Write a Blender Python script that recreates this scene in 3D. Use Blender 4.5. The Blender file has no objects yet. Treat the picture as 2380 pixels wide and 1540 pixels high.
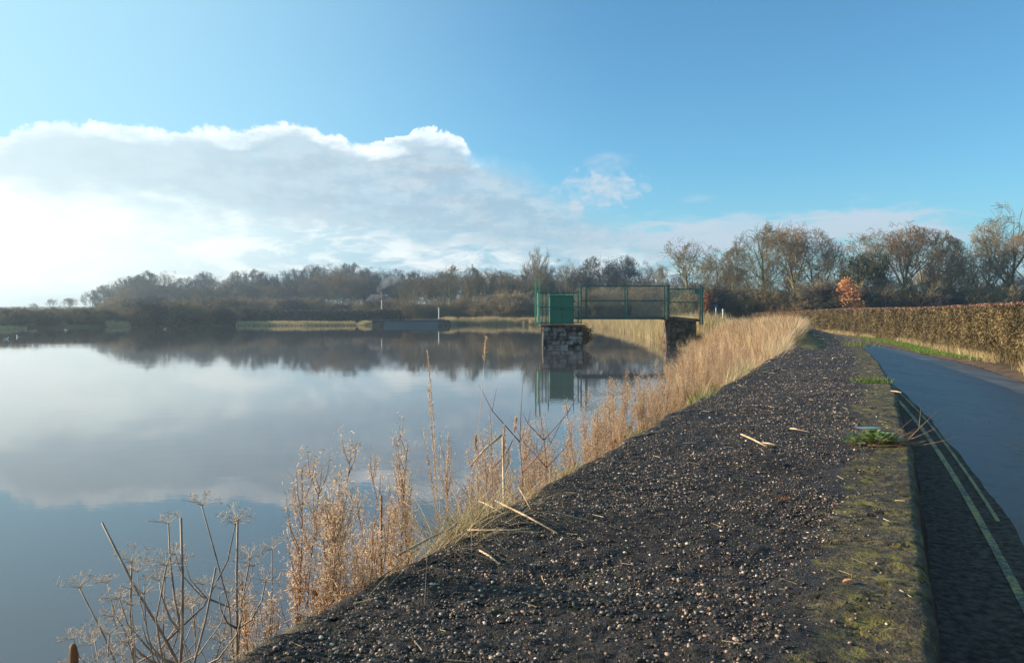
import bpy, math, random
import numpy as np
from mathutils import Vector, Matrix

R = math.radians
S = bpy.context.scene
C = S.collection
F, CX, HY = 1850.0, 1190.0, 730.0        # survey numbers used to turn sightings into metres
CAM_Z, WATER_Z, ROAD_Z = 0.9, -1.4, -1.3

# ------------------------------------------------------------------ camera
cam = bpy.data.cameras.new('camera'); cam_o = bpy.data.objects.new('camera', cam); C.objects.link(cam_o)
cam_o.location = (0, 0, CAM_Z); cam_o.rotation_euler = (R(90), 0, 0)
cam.sensor_width = 36; cam.lens = 36 * F / 2380; cam.shift_y = -40 / 2380
cam.clip_start = 0.05; cam.clip_end = 6000
S.camera = cam_o
# ------------------------------------------------------------------ exposure
S.view_settings.view_transform = 'Standard'; S.view_settings.look = 'None'
EXPO = 0.95; S.view_settings.exposure = EXPO; S.view_settings.gamma = 1; S.view_settings.use_curve_mapping = False
S.cycles.max_bounces = 8; S.cycles.diffuse_bounces = 3; S.cycles.glossy_bounces = 3
S.cycles.volume_bounces = 0; S.cycles.transparent_max_bounces = 12
S.cycles.caustics_reflective = False; S.cycles.caustics_refractive = False
S.cycles.sample_clamp_indirect = 6
# ------------------------------------------------------------------ sun
SUN_AZ, SUN_EL = -79.0, 17.0
sun = bpy.data.lights.new('sun', 'SUN'); sun.energy = 5.0; sun.angle = R(0.5); sun.color = (1, .86, .68)
sun_o = bpy.data.objects.new('sun', sun); C.objects.link(sun_o)
sd = Vector((math.sin(R(SUN_AZ)) * math.cos(R(SUN_EL)), math.cos(R(SUN_AZ)) * math.cos(R(SUN_EL)), math.sin(R(SUN_EL))))
sun_o.rotation_euler = sd.to_track_quat('Z', 'Y').to_euler()

# ------------------------------------------------------------------ world: sky + clouds by direction
W = bpy.data.worlds.new('World'); S.world = W; W.use_nodes = True
class NT:
    """tiny helper to write shader maths"""
    def __init__(s, tree): s.t = tree; s.n = tree.nodes; s.l = tree.links
    def put(s, sock, v):
        if isinstance(v, bpy.types.NodeSocket): s.l.new(v, sock)
        elif v is not None: sock.default_value = v
    def m(s, op, a, b=None, c=None, clamp=False):
        n = s.n.new('ShaderNodeMath'); n.operation = op; n.use_clamp = clamp
        s.put(n.inputs[0], a)
        if b is not None: s.put(n.inputs[1], b)
        if c is not None: s.put(n.inputs[2], c)
        return n.outputs[0]
    def mix(s, f, a, b):
        n = s.n.new('ShaderNodeMix'); n.data_type = 'RGBA'; s.put(n.inputs[0], f)
        for i, v in ((6, a), (7, b)):
            if isinstance(v, tuple) and len(v) == 3: v = v + (1,)
            s.put(n.inputs[i], v)
        return n.outputs[2]
    def step(s, x, a, b):                       # smoothstep
        n = s.n.new('ShaderNodeMapRange'); n.interpolation_type = 'SMOOTHSTEP'
        s.put(n.inputs[0], x); s.put(n.inputs[1], a); s.put(n.inputs[2], b); return n.outputs[0]
    def lin(s, x, a, b, c=0.0, d=1.0):
        n = s.n.new('ShaderNodeMapRange'); s.put(n.inputs[0], x)
        for i, v in enumerate((a, b, c, d)): s.put(n.inputs[i + 1], v)
        return n.outputs[0]
    def noise(s, vec, scale, detail=4, rough=.5, dist=0.0):
        n = s.n.new('ShaderNodeTexNoise'); s.put(n.inputs['Vector'], vec); s.put(n.inputs['Scale'], scale)
        s.put(n.inputs['Detail'], float(detail)); s.put(n.inputs['Roughness'], rough); s.put(n.inputs['Distortion'], dist)
        return n.outputs[0]
    def vec(s, x, y, z=0.0):
        n = s.n.new('ShaderNodeCombineXYZ'); s.put(n.inputs[0], x); s.put(n.inputs[1], y); s.put(n.inputs[2], z); return n.outputs[0]
    def curve(s, x, pts):
        n = s.n.new('ShaderNodeFloatCurve'); s.put(n.inputs['Value'], x)
        c = n.mapping.curves[0]
        for i, (a, b) in enumerate(pts):
            if i < 2: c.points[i].location = (a, b)
            else: c.points.new(a, b)
        n.mapping.update(); return n.outputs[0]

def build_world():
    g = NT(W.node_tree); g.n.clear()
    out = g.n.new('ShaderNodeOutputWorld'); bg = g.n.new('ShaderNodeBackground'); bg.inputs[1].default_value = 0.1
    g.l.new(bg.outputs[0], out.inputs[0])
    sky = g.n.new('ShaderNodeTexSky'); sky.sky_type = 'NISHITA'; sky.sun_disc = False
    sky.sun_elevation = R(SUN_EL); sky.sun_rotation = R(SUN_AZ)
    sky.air_density = 1.0; sky.dust_density = 0.6; sky.ozone_density = 1.6; sky.altitude = 50
    tc = g.n.new('ShaderNodeTexCoord'); sep = g.n.new('ShaderNodeSeparateXYZ'); g.l.new(tc.outputs['Generated'], sep.inputs[0])
    x, y, z = sep.outputs
    az = g.m('MULTIPLY', g.m('ARCTAN2', x, y), 57.2958)
    el = g.m('MULTIPLY', g.m('ARCSINE', z), 57.2958)
    def AE(px, py):
        a = math.atan((px - CX) / F); return math.degrees(a), math.degrees(math.atan((HY - py) * math.cos(a) / F))
    # silhouette of the top of the big cloud bank (azimuth -> elevation)
    top = [(-400, 330), (0, 316), (50, 290), (150, 276), (300, 285), (380, 300), (480, 289), (560, 292), (665, 281), (760, 303), (830, 330),
           (865, 332), (920, 317), (985, 300), (1060, 309), (1095, 345), (1180, 362), (1260, 398), (1340, 440), (1450, 490), (1540, 560), (1700, 670)]
    pts = [(AE(a, b)[0] / 120 + .5, AE(a, b)[1] / 30) for a, b in top]
    pts = [(0, pts[0][1] * .8)] + pts + [(1, 0)]
    el_top = g.m('MULTIPLY', g.curve(g.m('ADD', g.m('DIVIDE', az, 120.0), .5), pts), 30.0)
    v2 = g.vec(az, el)
    v_flat = g.vec(az, g.m('MULTIPLY', el, 2.6))
    n_big = g.noise(v_flat, .10, 5, .55)
    n_mid = g.noise(v_flat, .28, 6, .6)
    n_fine = g.noise(v2, 1.1, 6, .62)
    right = g.step(az, -4.0, 6.0)                              # the bank frays towards the right
    n_lump = g.noise(v2, .55, 7, .68)
    bump = g.m('ADD', g.m('MULTIPLY', g.m('SUBTRACT', n_fine, .5), g.lin(right, 0, 1, .9, 1.6)), g.m('MULTIPLY', g.m('SUBTRACT', n_lump, .5), 1.0))
    bump2 = g.m('MULTIPLY', g.m('SUBTRACT', n_mid, .5), g.lin(right, 0, 1, .6, 4.5))
    d = g.m('ADD', g.m('SUBTRACT', el_top, el), g.m('ADD', bump, bump2))
    right2 = g.step(az, -9.0, 3.0)
    crest = g.m('MULTIPLY', g.step(g.m('ABSOLUTE', g.m('ADD', az, 6.2)), 4.0, 2.6), g.step(el, 10.8, 11.6))      # crisp cauliflower head
    soft = g.m('MULTIPLY', g.lin(right2, 0, 1, .4, 3.4), g.lin(crest, 0, 1, 1.0, .18))
    m_bank = g.m('MULTIPLY', g.step(d, 0.0, soft), g.lin(right, 0, 1, 1.0, .85))
    thin = g.m('MULTIPLY', g.step(g.noise(v_flat, .17, 5, .6, .3), .60, .40), g.step(az, -34, -4))
    m_bank = g.m('MULTIPLY', m_bank, g.lin(thin, 0, 1, .80, 1.0))
    # body colour
    puff = g.step(g.m('ADD', n_mid, g.m('MULTIPLY', n_fine, .35)), .55, .82)
    body = g.mix(g.step(az, -34.0, 4.0), (.64, .76, .82), (.43, .58, .71))
    body = g.mix(g.m('MULTIPLY', puff, .5), body, (.78, .90, .95))
    rimf = g.m('MULTIPLY', g.m('SUBTRACT', 1.0, g.step(g.m('ADD', d, g.m('MULTIPLY', g.m('SUBTRACT', n_mid, .5), 4.0)), .05, 1.5)), g.m('SUBTRACT', 1.0, right))
    cloud = g.mix(g.m('MULTIPLY', rimf, g.lin(n_lump, .35, .6, .45, .95)), body, (1.3, 1.36, 1.36))
    # low bright region under the bank
    lowstreak = g.noise(g.vec(az, g.m('MULTIPLY', el, 3.4)), .22, 7, .62, .4)
    lowc = g.mix(g.step(lowstreak, .42, .60), (.50, .76, .90), (1.12, 1.18, 1.16))
    lowc = g.mix(g.m('MULTIPLY', g.step(az, -4.0, -34.0), .92), lowc, (1.32, 1.37, 1.27))
    body_l = g.step(az, -12.0, -40.0); cloud = g.mix(g.m('MULTIPLY', body_l, .5), cloud, (.92, 1.02, 1.02))
    base_line = g.lin(az, -33, 18, 8.2, 3.2)
    lowf = g.step(g.m('ADD', el, g.m('MULTIPLY', g.m('SUBTRACT', n_mid, .5), 6.0)), g.m('ADD', base_line, 1.3), g.m('SUBTRACT', base_line, 1.6))
    cloud = g.mix(g.m('MULTIPLY', lowf, .95), cloud, lowc)
    m_low = g.m('MULTIPLY', g.step(el, 7.5, 1.0), g.step(az, 26.0, 2.0))
    # right-hand clouds: small fragment + streaks
    def blob(px, py, wx, wy, amt, nz=n_fine, k=1.6):
        a, e = AE(px, py)
        dx = g.m('DIVIDE', g.m('SUBTRACT', az, a), wx); dy = g.m('DIVIDE', g.m('SUBTRACT', el, e), wy)
        r = g.m('SQRT', g.m('ADD', g.m('MULTIPLY', dx, dx), g.m('MULTIPLY', dy, dy)))
        r = g.m('ADD', r, g.m('MULTIPLY', g.m('SUBTRACT', nz, .5), k))
        return g.m('MULTIPLY', g.step(r, 1.0, .35), amt)
    streak = g.noise(g.vec(az, g.m('MULTIPLY', el, 4.5)), .3, 6, .6, .5)
    brk = g.step(g.noise(g.vec(az, g.m('MULTIPLY', el, 2.2)), .75, 7, .65, .4), .36, .62)
    frag = [blob(1400, 440, 3.6, 1.5, .85, n_fine, 3.0), blob(1335, 425, 1.3, .6, .8, n_fine, 2.0), blob(1340, 482, .7, 1.3, 1.0, n_fine, 2.2), blob(1420, 375, 1.9, .9, .35, n_mid, 2.2),
            blob(1620, 462, 1.6, .4, .3, streak, 2.0), blob(1590, 560, 7.5, 1.8, .9, streak, 2.4), blob(1720, 535, 7, 1.3, .7, streak, 2.4),
            blob(1990, 530, 8.0, 1.9, .85, streak, 2.2), blob(2250, 640, 10.0, 2.4, .5, streak, 2.0)]
    fm = frag[0]
    for q in frag[1:4]: fm = g.m('MAXIMUM', fm, q)
    fm = g.m('MULTIPLY', fm, g.lin(brk, 0, 1, .3, 1.0))
    for q in frag[4:]: fm = g.m('MAXIMUM', fm, q)
    
    # sky itself, paler towards the sun
    skyc = sky.outputs[0]
    def x10(c):
        n = g.n.new('ShaderNodeVectorMath'); n.operation = 'SCALE'
        if isinstance(c, tuple): n.inputs[0].default_value = c
        else: g.l.new(c, n.inputs[0])
        n.inputs['Scale'].default_value = 10.0 / 2 ** EXPO; return n.outputs[0]
    tint = g.n.new('ShaderNodeMix'); tint.data_type = 'RGBA'; tint.blend_type = 'MULTIPLY'; tint.inputs[0].default_value = 1
    g.l.new(skyc, tint.inputs[6]); tint.inputs[7].default_value = (SKYT[0], SKYT[1], SKYT[2], 1)
    skyc = tint.outputs[2]
    pale = g.m('MULTIPLY', g.step(az, 10.0, -42.0), g.lin(el, 0, 40, .92, .80))
    skyc = g.mix(pale, skyc, x10((.52, .86, .98)))
    hz = g.m('MULTIPLY', g.step(el, 11.0, -1.0), .45)
    skyc = g.mix(hz, skyc, x10((.50, .74, .88)))
    c = g.mix(g.m('MULTIPLY', m_low, .85), skyc, x10(lowc))
    c = g.mix(fm, c, x10((.66, .76, .86)))
    c = g.mix(m_bank, c, x10(cloud))
    g.l.new(c, bg.inputs[0])
SKYT = (.50, .90, 1.06)
build_world()

# ------------------------------------------------------------------ numeric helpers
rng = np.random.default_rng(7)
random.seed(7)
def G(px, py, z):                                   # sighting on a level z -> ground point
    Y = (CAM_Z - z) * F / (py - HY); return ((px - CX) / F * Y, Y)
def P(px, py, Y): return ((px - CX) / F * Y, Y, CAM_Z + (HY - py) / F * Y)

def _hash(ix, iy, seed):
    h = (ix.astype(np.int64) * 374761393 + iy.astype(np.int64) * 668265263 + seed * 974711) & 0x7fffffff
    h = ((h ^ (h >> 13)) * 1274126177) & 0x7fffffff
    return ((h ^ (h >> 16)) & 0xffff) / 65535.0
def vnoise(x, y, seed=0):
    ix, iy = np.floor(x), np.floor(y); fx, fy = x - ix, y - iy
    fx = fx * fx * (3 - 2 * fx); fy = fy * fy * (3 - 2 * fy)
    a, b = _hash(ix, iy, seed), _hash(ix + 1, iy, seed); c, d = _hash(ix, iy + 1, seed), _hash(ix + 1, iy + 1, seed)
    return (a + (b - a) * fx) * (1 - fy) + (c + (d - c) * fx) * fy
def fbm(x, y, seed=0, o=4):
    s, a, t = 0, .5, 0
    for i in range(o): s = s + a * vnoise(x * 2 ** i, y * 2 ** i, seed + i); t += a; a *= .55
    return s / t

def np_mesh(name, V, Fa, smooth=False):
    """V (n,3), Fa list of (m,k) index arrays"""
    me = bpy.data.meshes.new(name)
    if not isinstance(Fa, list): Fa = [Fa]
    Fa = [f for f in Fa if len(f)]
    me.vertices.add(len(V)); me.vertices.foreach_set('co', np.ascontiguousarray(V, dtype=np.float32).ravel())
    tot = sum(f.size for f in Fa); me.loops.add(tot); me.polygons.add(sum(len(f) for f in Fa))
    me.loops.foreach_set('vertex_index', np.concatenate([f.ravel() for f in Fa]).astype(np.int32))
    starts, pos = [], 0
    for f in Fa: starts.append(pos + np.arange(len(f)) * f.shape[1]); pos += f.size
    me.polygons.foreach_set('loop_start', np.concatenate(starts).astype(np.int32))
    me.update(calc_edges=True); me.validate()
    if smooth: me.shade_smooth()
    return me
def link(name, me, mat, parent=None):
    o = bpy.data.objects.new(name, me); C.objects.link(o)
    if mat and not me.materials: me.materials.append(mat)
    if parent: o.parent = parent
    return o
def tag(o, label=None, cat=None, group=None, kind=None):
    if label: o['label'] = label
    if cat: o['category'] = cat
    if group: o['group'] = group
    if kind: o['kind'] = kind
    return o
def thing(name, label, cat, loc=(0, 0, 0), rz=0.0, group=None):
    o = bpy.data.objects.new(name, None); C.objects.link(o); o.location = loc; o.rotation_euler = (0, 0, rz); o.empty_display_size = .2
    return tag(o, label, cat, group)
def dup(root, loc, rz=0.0, sc=1.0, label=None, group=None, cat=None):
    r = root.copy(); C.objects.link(r); r.location = loc; r.rotation_euler = (0, 0, rz)
    r.scale = (sc, sc, sc) if not isinstance(sc, tuple) else sc
    if label: r['label'] = label
    if cat: r['category'] = cat
    if group: r['group'] = group
    elif 'group' in r: del r['group']
    for ch in list(root.children):
        c = ch.copy(); C.objects.link(c); c.parent = r
        for gch in ch.children:
            d = gch.copy(); C.objects.link(d); d.parent = c
    return r

class MB:
    def __init__(s): s.v, s.f = [], []
    def box(s, x0, x1, y0, y1, z0, z1, M=None):
        b = len(s.v); pts = [(x, y, z) for z in (z0, z1) for (x, y) in ((x0, y0), (x1, y0), (x1, y1), (x0, y1))]
        if M: pts = [tuple(M @ Vector(p)) for p in pts]
        s.v += pts; s.f += [tuple(b + i for i in q) for q in ((0, 3, 2, 1), (4, 5, 6, 7), (0, 1, 5, 4), (1, 2, 6, 5), (2, 3, 7, 6), (3, 0, 4, 7))]
        return s
    def poly_prism(s, pts2, axis_pts):        # pts2 list of (x,z), extruded y0..y1
        y0, y1 = axis_pts; n = len(pts2); b = len(s.v)
        s.v += [(x, y0, z) for x, z in pts2] + [(x, y1, z) for x, z in pts2]
        s.f += [tuple(b + i for i in range(n)), tuple(b + n + i for i in reversed(range(n)))]
        s.f += [(b + i, b + n + i, b + n + (i + 1) % n, b + (i + 1) % n) for i in range(n)]
        return s
    def tube(s, pts, rad, n=6):
        pts = [Vector(p) for p in pts]; rad = rad if isinstance(rad, (list, tuple)) else [rad] * len(pts); b = len(s.v)
        for i, p in enumerate(pts):
            t = (pts[min(i + 1, len(pts) - 1)] - pts[max(i - 1, 0)]).normalized()
            a = t.orthogonal().normalized() if i == 0 else (a - t * a.dot(t)).normalized()
            c = t.cross(a)
            for k in range(n):
                q = 2 * math.pi * k / n; s.v.append(tuple(p + (a * math.cos(q) + c * math.sin(q)) * rad[i]))
        for i in range(len(pts) - 1):
            for k in range(n):
                s.f.append((b + i * n + k, b + i * n + (k + 1) % n, b + (i + 1) * n + (k + 1) % n, b + (i + 1) * n + k))
        s.f.append(tuple(b + k for k in reversed(range(n)))); e = b + (len(pts) - 1) * n; s.f.append(tuple(e + k for k in range(n)))
        return s
    def build(s, name, mat, parent=None, smooth=False, bevel=0.0):
        me = bpy.data.meshes.new(name); me.from_pydata(s.v, [], s.f); me.update()
        if smooth: me.shade_smooth()
        o = link(name, me, mat, parent)
        if bevel:
            m = o.modifiers.new('bevel', 'BEVEL'); m.width = bevel; m.segments = 1; m.limit_method = 'ANGLE'
        return o

def blades(P0, H, Wd, lean, bend, segs=3, spread=1.0, az=None):
    """grass blades: P0 (n,3) roots, heights, widths; returns verts, quads, tris"""
    n = len(P0); a = rng.uniform(0, 2 * np.pi, n) if az is None else az
    dirx, diry = np.cos(a) * spread, np.sin(a) * spread
    wa = rng.uniform(0, 2 * np.pi, n); wx, wy = np.cos(wa), np.sin(wa)
    V = np.zeros((n, 2 * segs + 1, 3))
    for i in range(segs + 1):
        t = i / segs; off = (lean * t + bend * t * t) * H; z = H * t * np.sqrt(np.clip(1 - .35 * ((lean + bend) * t) ** 2, .1, 1))
        c = np.stack([P0[:, 0] + dirx * off, P0[:, 1] + diry * off, P0[:, 2] + z], 1)
        w = Wd * (1 - t) ** .7 * .5
        if i < segs:
            V[:, 2 * i] = c - np.stack([wx * w, wy * w, 0 * w], 1); V[:, 2 * i + 1] = c + np.stack([wx * w, wy * w, 0 * w], 1)
        else: V[:, 2 * segs] = c
    base = (np.arange(n) * (2 * segs + 1))[:, None]
    q = [base + np.array([[2 * i, 2 * i + 1, 2 * i + 3, 2 * i + 2]]) for i in range(segs - 1)]
    q = np.concatenate(q) if q else np.zeros((0, 4), int)
    t = base + np.array([[2 * segs - 2, 2 * segs - 1, 2 * segs]])
    return V.reshape(-1, 3), q, t
def quads(Cn, A, B):
    """centres and two half-axis vectors -> quads"""
    n = len(Cn); V = np.stack([Cn - A - B, Cn + A - B, Cn + A + B, Cn - A + B], 1).reshape(-1, 3)
    return V, np.arange(n * 4).reshape(n, 4)
def prisms(P0, P1, R0, R1, k=3):
    n = len(P0); d = P1 - P0; L = np.linalg.norm(d, axis=1, keepdims=True) + 1e-9; d = d / L
    ref = np.where(np.abs(d[:, 2:3]) < .8, np.array([[0, 0, 1.]]), np.array([[1., 0, 0]]))
    a = np.cross(d, ref); a /= np.linalg.norm(a, axis=1, keepdims=True) + 1e-9; b = np.cross(d, a)
    V = np.zeros((n, 2 * k, 3))
    for i in range(k):
        q = 2 * np.pi * i / k; o = a * math.cos(q) + b * math.sin(q)
        V[:, i] = P0 + o * R0[:, None]; V[:, k + i] = P1 + o * R1[:, None]
    base = (np.arange(n) * 2 * k)[:, None]
    f = np.concatenate([base + np.array([[i, (i + 1) % k, k + (i + 1) % k, k + i]]) for i in range(k)])
    return V.reshape(-1, 3), f
def merge(parts):
    """parts: list of (V, [faces...])"""
    Vs, Fs, off = [], {}, 0
    for V, fl in parts:
        Vs.append(V)
        for f in (fl if isinstance(fl, list) else [fl]):
            if len(f): Fs.setdefault(f.shape[1], []).append(f + off)
        off += len(V)
    return np.concatenate(Vs), [np.concatenate(v) for v in Fs.values()]
def ico(sub):
    import bmesh
    bm = bmesh.new(); bmesh.ops.create_icosphere(bm, subdivisions=sub, radius=1)
    V = np.array([v.co[:] for v in bm.verts]); Fc = np.array([[v.index for v in f.verts] for f in bm.faces]); bm.free(); return V, Fc

# ------------------------------------------------------------------ materials
def new_mat(name, rough=.8, spec=.3):
    m = bpy.data.materials.new(name); m.use_nodes = True; g = NT(m.node_tree)
    b = g.n['Principled BSDF']; b.inputs['Roughness'].default_value = rough; b.inputs['Specular IOR Level'].default_value = spec
    return m, g, b
def ramp(g, x, stops, const=False):
    n = g.n.new('ShaderNodeValToRGB'); g.put(n.inputs[0], x); cr = n.color_ramp
    if const: cr.interpolation = 'CONSTANT'
    while len(cr.elements) < len(stops): cr.elements.new(.5)
    for e, (p, c) in zip(cr.elements, stops): e.position = p; e.color = tuple(c) + (1,)
    return n.outputs[0]
def obj_coord(g):
    return g.n.new('ShaderNodeTexCoord').outputs['Object']
def bump(g, b, h, strength=.5, dist=.01):
    n = g.n.new('ShaderNodeBump'); n.inputs['Strength'].default_value = strength; n.inputs['Distance'].default_value = dist
    g.l.new(h, n.inputs['Height']); g.l.new(n.outputs[0], b.inputs['Normal'])
def island_mat(name, stops, rough=.8, spec=.25, trans=0.0, nz=None):
    """colour by random per island: each blade, leaf, stone gets its own"""
    m, g, b = new_mat(name, rough, spec)
    geo = g.n.new('ShaderNodeNewGeometry'); x = geo.outputs['Random Per Island']
    if nz:
        k = g.noise(obj_coord(g), nz, 3); x = g.m('ADD', g.m('MULTIPLY', x, .6), g.m('MULTIPLY', g.step(k, .35, .65), .4))
    col = ramp(g, x, stops); g.l.new(col, b.inputs['Base Color'])
    if trans:
        t = g.n.new('ShaderNodeBsdfTranslucent'); g.l.new(col, t.inputs[0]); mx = g.n.new('ShaderNodeMixShader'); mx.inputs[0].default_value = trans
        g.l.new(b.outputs[0], mx.inputs[1]); g.l.new(t.outputs[0], mx.inputs[2]); g.l.new(mx.outputs[0], g.n['Material Output'].inputs[0])
    return m
def noise_mat(name, c1, c2, scale=3, rough=.8, spec=.3, bmp=.3, bs=None, bd=.02, detail=5):
    m, g, b = new_mat(name, rough, spec); co = obj_coord(g)
    n = g.noise(co, scale, detail, .6); g.l.new(g.mix(g.step(n, .3, .7), c1, c2), b.inputs['Base Color'])
    if bmp: bump(g, b, g.noise(co, bs or scale * 5, 4, .6), bmp, bd)
    return m

M = {}
M['straw'] = island_mat('dry_straw', [(0, (.28, .19, .09)), (.3, (.44, .32, .17)), (.7, (.60, .46, .26)), (1, (.70, .58, .36))], .7, .3, .3)
M['straw_mound'] = island_mat('dry_bank_grass', [(0, (.22, .10, .055)), (.22, (.44, .25, .14)), (.5, (.62, .44, .26)), (.8, (.80, .64, .40)), (1, (.52, .46, .19))], .7, .3, .3, nz=.35)
M['reed'] = island_mat('reed', [(0, (.30, .22, .10)), (.5, (.50, .38, .20)), (.9, (.58, .46, .24)), (1, (.30, .28, .10))], .75, .2, .25, nz=.12)
M['fluff'] = island_mat('seed_fluff', [(0, (.36, .21, .12)), (.5, (.60, .41, .25)), (1, (.88, .71, .48))], .8, .2, .45)
M['dead_leaf'] = island_mat('dead_leaf', [(0, (.08, .03, .015)), (.5, (.24, .105, .042)), (1, (.44, .23, .095))], .7, .3, .3)
M['red_stem'] = noise_mat('red_brown_stem', (.20, .09, .05), (.38, .22, .12), 9, .6, .4, 0)
M['grey_stem'] = noise_mat('grey_brown_stem', (.15, .09, .06), (.38, .28, .20), 14, .6, .4, 0)
M['umbel'] = noise_mat('dry_umbel', (.38, .28, .20), (.62, .50, .38), 20, .7, .3, 0)
M['red_twig'] = noise_mat('red_sapling_bark', (.14, .05, .05), (.24, .10, .08), 9, .55, .4, 0)
M['cane'] = noise_mat('broken_cane', (.40, .24, .12), (.68, .48, .28), 12, .5, .4, .2)
M['green_grass'] = island_mat('green_grass', [(0, (.08, .11, .02)), (.4, (.20, .23, .05)), (1, (.46, .38, .15))], .6, .3, .3)
M['verge'] = island_mat('verge_grass', [(0, (.08, .14, .02)), (.6, (.14, .24, .03)), (1, (.26, .28, .08))], .6, .3, .3)
M['weed'] = island_mat('weed_leaf', [(0, (.06, .12, .03)), (.5, (.14, .22, .05)), (1, (.34, .30, .06))], .5, .4, .2)
M['bark'] = noise_mat('tree_bark', (.13, .12, .065), (.27, .25, .125), 1.2, .9, .1, .5, 8, .05)
M['bark_yellow'] = noise_mat('lichen_bark', (.13, .13, .05), (.26, .25, .11), 1.2, .9, .1, .5, 8, .05)
M['twig'] = island_mat('twig', [(0, (.13, .10, .06)), (1, (.28, .22, .12))], .9, .1)
M['twig_brown'] = island_mat('twig_brown', [(0, (.17, .11, .055)), (1, (.32, .21, .105))], .9, .1)
M['twig_dark'] = island_mat('twig_dark', [(0, (.07, .058, .05)), (1, (.15, .125, .095))], .9, .1)
M['scrub'] = island_mat('scrub_twig', [(0, (.14, .10, .055)), (.6, (.30, .22, .12)), (1, (.40, .31, .16))], .9, .1)
M['ivy'] = island_mat('ivy_leaf', [(0, (.02, .035, .012)), (.7, (.05, .07, .02)), (1, (.10, .11, .03))], .5, .3)
M['evergreen'] = island_mat('evergreen_leaf', [(0, (.012, .022, .014)), (1, (.035, .05, .025))], .6, .2)
M['orange_leaf'] = island_mat('orange_leaf', [(0, (.45, .15, .05)), (.5, (.70, .30, .11)), (1, (.85, .46, .20))], .6, .3, .3)
M['red_leaf'] = island_mat('red_leaf', [(0, (.16, .05, .03)), (1, (.36, .13, .08))], .6, .3, .2)
M['hedge_leaf'] = island_mat('hedge_leaf', [(0, (.04, .030, .015)), (.35, (.11, .078, .034)), (.6, (.18, .128, .052)), (.8, (.27, .185, .080)), (.9, (.36, .25, .12)), (1, (.15, .15, .045))], .7, .3, .15, nz=.7)
M['hedge_top'] = island_mat('hedge_top_twig', [(0, (.17, .07, .045)), (1, (.36, .18, .12))], .7, .3, .1)
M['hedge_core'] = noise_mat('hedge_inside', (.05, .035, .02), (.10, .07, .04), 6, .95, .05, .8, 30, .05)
M['ground'] = noise_mat('field_earth', (.085, .085, .035), (.15, .13, .06), .05, .95, .1, .3, 2, .1)
M['mud'] = noise_mat('verge_mud', (.065, .038, .022), (.14, .088, .05), 1.5, .8, .3, .6, 14, .05)

def wall_mat():
    m, g, b = new_mat('aggregate_concrete', .8, .25); co = obj_coord(g)
    at = g.n.new('ShaderNodeAttribute'); at.attribute_name = 'across'; u = at.outputs['Fac']
    n1 = g.noise(co, 2.2, 5, .6); n2 = g.noise(co, 28, 6, .65); n3 = g.noise(co, 90, 4, .6)
    base = g.mix(g.step(n2, .32, .68), (.013, .010, .010), (.056, .042, .036))
    base = g.mix(g.m('MULTIPLY', g.step(n1, .45, .7), .35), base, (.06, .048, .042))
    # weathered coping strip on the road side
    edge = g.step(g.m('ADD', u, g.m('MULTIPLY', g.m('SUBTRACT', n1, .5), .35)),   .79, .845)
    cop = g.mix(g.step(n2, .35, .7), (.035, .025, .013), (.15, .11, .06))
    moss = g.m('MULTIPLY', g.step(g.noise(co, 7, 6, .75, .4), .50, .60), .85)
    cop = g.mix(moss, cop, (.20, .165, .030))
    lich = g.step(g.noise(co, 26, 5, .6), .60, .66)
    cop = g.mix(g.m('MULTIPLY', lich, .7), cop, (.34, .28, .17))
    stain = g.step(g.noise(co, 3.1, 6, .7, .3), .52, .58)
    cop = g.mix(g.m('MULTIPLY', stain, .6), cop, (.03, .024, .018))
    col = g.mix(edge, base, cop)
    em = g.m('MULTIPLY', g.step(g.m('ADD', u, g.m('MULTIPLY', g.m('SUBTRACT', n1, .5), .10)), .045, -.01), g.step(g.noise(co, 5, 4, .6), .4, .6))
    col = g.mix(em, col, (.16, .13, .05))
    moss2 = g.step(g.noise(co, 13, 6, .75), .50, .64)
    col = g.mix(g.m('MULTIPLY', moss2, .5), col, (.055, .050, .016))
    col = g.mix(g.step(u, 1.02, 1.12), col, g.mix(g.step(n2, .3, .7), (.014, .013, .011), (.05, .046, .036)))
    g.l.new(col, b.inputs['Base Color'])
    g.l.new(g.lin(n2, .3, .7, .42, .9), b.inputs['Roughness'])
    bump(g, b, g.m('ADD', n2, g.m('MULTIPLY', n3, .8)), 1.0, .016)
    return m
M['wall'] = wall_mat()
M['pebble'] = island_mat('pebble', [(0, (.030, .022, .017)), (.60, (.066, .048, .036)), (.80, (.16, .10, .065)), (.88, (.32, .20, .13)), (.97, (.48, .34, .24)), (1, (.72, .60, .48))], .55, .4)

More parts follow.
